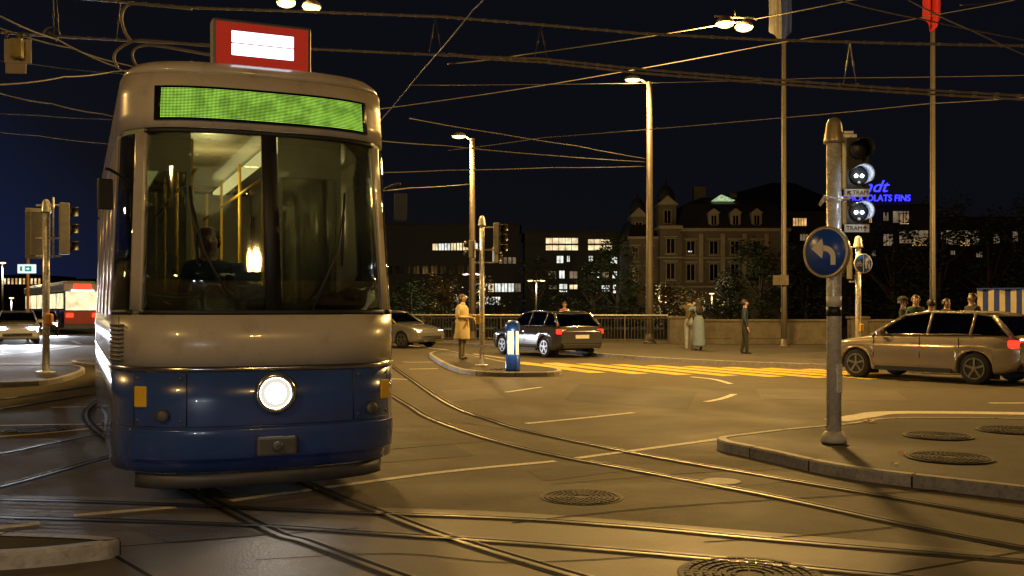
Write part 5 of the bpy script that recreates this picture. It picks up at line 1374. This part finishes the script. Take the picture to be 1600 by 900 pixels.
# dark orange-lit awning far left seen beside the tram
# ---------------------------------------------------------------- small street lamps across the river
def small_lamp(px, py, d, label, pw, heads=2, col=(1, .80, .42)):
    b = Vector(((px - 800) / F * d, d, -.3)); h = CH + (YH - py) / F * d + .3
    T = thing("park_lamp", label, "street lamp", b, 0, "small lamps on the far bank")
    g = MB(); g.tube([(0, 0, 0), (0, 0, h)], [.1, .06], 8); g.build("pole", M_POLE, T)
    for s in ((-1, 1) if heads == 2 else (0,)):
        if s: g = MB(); g.tube([(0, 0, h - .05), (s * .5, 0, h)], .03, 6); g.build("arm", M_POLE, T)
        lamp_head(T, (s * .62, 0, h), .22, pw / max(1, heads), light=False, sx=1.3)
    lamp("lamp_light", T, (0, -.3, h - .5), pw, col, .2)
small_lamp(838, 438, 100, "twin-headed lamp on the far bank left of the tall lamp post", 350)
small_lamp(737, 428, 96, "twin-headed lamp on the far bank glowing in the yellow tree", 1500)
small_lamp(1112, 458, 99, "single globe lamp on the far bank in front of the palace", 320, 1)
small_lamp(1030, 452, 97, "lamp on the far bank hidden in the bushes left of the palace", 500, 1)
small_lamp(4, 410, 80, "street lamp at the left edge of the picture", 600, 1)
small_lamp(18, 465, 110, "round white lamp far down the street left of the signal pole", 500, 1, (.9, .93, 1))

# lit direction sign left, on an orange pole
T = thing("street_sign", "lit white and green direction sign on an orange pole at the far left", "sign", Vector(((42 - 800) / F * 48, 48, 0)))
u4 = 48 / F; h4 = CH + (YH - 420) * u4
g = MB(); g.tube([(0, .1, 0), (0, .1, h4 + 1.6)], .07, 10); g.build("pole", mat("orange_pole", (.45, .20, .04), .5), T)
g = MB(); g.box((0, 0, h4), (28 * u4, .12, 14 * u4)); sg = g.build("sign_box", emis("sign_glow", (.80, .92, .90), 1.1), T, .02)
g = MB(); g.box((3 * u4, -.066, h4), (10 * u4, .012, 8 * u4)); g.build("green_field", emis("sign_green", (.0, .32, .25), .9), sg)
g = MB(); z0 = h4; 
g.face([(5.6 * u4, -.075, z0), (2.5 * u4, -.075, z0 + 2.6 * u4), (2.5 * u4, -.075, z0 + .9 * u4), (-.4 * u4, -.075, z0 + .9 * u4), (-.4 * u4, -.075, z0 - .9 * u4), (2.5 * u4, -.075, z0 - .9 * u4), (2.5 * u4, -.075, z0 - 2.6 * u4)]); g.build("arrow", emis("sign_arrow", (.9, 1, .95), 1.3), sg)
g = MB(); g.box((-8 * u4, -.066, h4), (3 * u4, .012, 7 * u4)); g.build("green_bar", emis("sign_green_small", (.02, .25, .2), .8), sg)

# ---------------------------------------------------------------- trees
M_BARK = mat("bark", (.06, .045, .03), .9, 0, .3, 5, .4, 12)
def leafm(name, c):
    m = mat(name, c, .65, 0, .5, .9); return m
LG, LD, LY, LO = leafm("leaf_green", (.035, .055, .018)), leafm("leaf_dark", (.022, .034, .014)), leafm("leaf_yellow", (.20, .14, .015)), leafm("leaf_autumn", (.14, .075, .018))
def tree(px, d, ytop, wpx, label, mats, n=1500, trunk=.28, leaf=.28, low=.22, kind="tree", z0=-.32):
    b = Vector(((px - 800) / F * d, d, z0)); Hh = CH + (YH - ytop) / F * d - z0; w = wpx / F * d / 2
    T = thing(kind, label, kind, b)
    rnd = random.Random(int(px * 7 + d))
    g = MB(); g.tube([(0, 0, 0), (rnd.uniform(-.2, .2), 0, Hh * .3), (rnd.uniform(-.4, .4), rnd.uniform(-.3, .3), Hh * .75)], [trunk, trunk * .7, trunk * .2], 8)
    ends = []
    for k in range(9):
        a = rnd.uniform(0, 6.28); z = Hh * rnd.uniform(.2, .55); L = w * rnd.uniform(.5, .95); e = Vector((L * math.cos(a), L * .8 * math.sin(a), z + Hh * rnd.uniform(.1, .35)))
        g.tube([(0, 0, z), e * .5 + Vector((0, 0, z * .45)), e], [trunk * .35, trunk * .2, .03], 6); ends.append(e)
    g.build("trunk", M_BARK, T)
    clumps = []
    for k in range(26):
        a = rnd.uniform(0, 6.28); t = rnd.random(); rr = w * math.sqrt(rnd.random()) * (1 - .55 * max(0, t - .45) / .55)
        clumps.append((Vector((rr * math.cos(a), rr * .85 * math.sin(a), Hh * (low + (1 - low) * (.08 + .86 * t)))), w * rnd.uniform(.22, .42)))
    g = MB()
    for k in range(n):
        c, s = rnd.choice(clumps); v = Vector((rnd.gauss(0, 1), rnd.gauss(0, 1), rnd.gauss(0, .8))).normalized() * s * rnd.random() ** .4
        p = c + v; q = Matrix.Rotation(rnd.uniform(0, 6.28), 3, 'Z') @ Matrix.Rotation(rnd.uniform(-1.2, 1.2), 3, 'X'); s_ = leaf * rnd.uniform(.6, 1.4)
        g.mi = rnd.choice(range(len(mats)))
        g.face([p + q @ Vector(o_) * s_ for o_ in ((-.5, 0, 0), (0, -.32, .08), (.5, 0, 0), (0, .32, .08))])
    g.build("crown", mats, T, flip=False)
for a in ((690, 92, 425, 70, "yellow lamplit tree on the far bank behind the woman", [LY, LG, LY], 1600, .2, .26, .1), (752, 94, 432, 60, "yellowish tree on the far bank right of the middle signal pole", [LY, LG], 1400, .2, .26, .1),
          (965, 104, 372, 90, "tall dark tree partly hiding the modern block's right end", [LD, LG], 2000, .3, .34, .1), (925, 96, 405, 80, "dark tree in front of the modern block's middle", [LD, LG], 1500, .25, .3, .1), (838, 110, 395, 70, "dark tree between the two office blocks", [LD], 1300, .25, .3, .1),
          (1040, 94, 440, 90, "autumn bush-like tree below the palace's corner tower, lit from below", [LO, LY, LG], 1800, .2, .28, .02), (1075, 98, 452, 70, "low leafy tree left of the globe lamp before the palace", [LG, LO], 1200, .2, .28, .02),
          (1190, 100, 372, 110, "dark tree covering the palace's right end", [LD, LG], 2400, .3, .36, .08), (1140, 97, 415, 60, "dark lower tree right of the globe lamp before the palace", [LD, LG], 1300, .22, .3, .05),
          (1260, 104, 378, 100, "dark tree behind the blue arrow sign", [LD], 2000, .3, .36, .06), (1330, 106, 350, 90, "dark tree directly below the blue roof sign", [LD, LG], 1700, .3, .36, .06), (1395, 100, 345, 110, "dark tree with warm windows showing through, left of the red flag's pole", [LD], 1900, .3, .36, .06),
          (1470, 98, 300, 120, "tallest dark tree behind the red flag's pole", [LD], 2600, .32, .38, .06), (1545, 102, 318, 120, "broad dark tree above the striped stall", [LD, LG], 2200, .32, .38, .06), (1620, 96, 298, 120, "dark tree at the right edge of the picture", [LD], 2400, .32, .38, .06),
          (640, 98, 440, 80, "dark tree on the far bank between tram and woman", [LD, LG], 1300, .22, .3, .05), (580, 100, 430, 90, "dark tree on the far bank beside the tram's right edge", [LD], 1500, .22, .3, .05), (885, 92, 455, 60, "low dark bushy tree behind the person in the pink shawl", [LD, LG], 1000, .18, .26, .02)):
    tree(*a)
for px, d, yt, w, lbl in ((985, 91, 462, 60, "dark shrub on the far bank left of the tall lamp post's shaft"), (1130, 91, 466, 80, "low shrub on the far bank behind the couple"), (1300, 90, 455, 90, "shrub behind the small cycle sign"), (1420, 89, 450, 110, "dark shrub behind the heads of the waiting people"), (1560, 89, 440, 110, "dark shrub behind the striped stall"), (780, 91, 466, 60, "low shrub behind the blue bollard"), (1220, 90, 458, 80, "dark shrub behind the flag pole plate")):
    tree(px, d, yt, w, lbl, [LD, LG], 800, .1, .26, 0.0, "shrub")
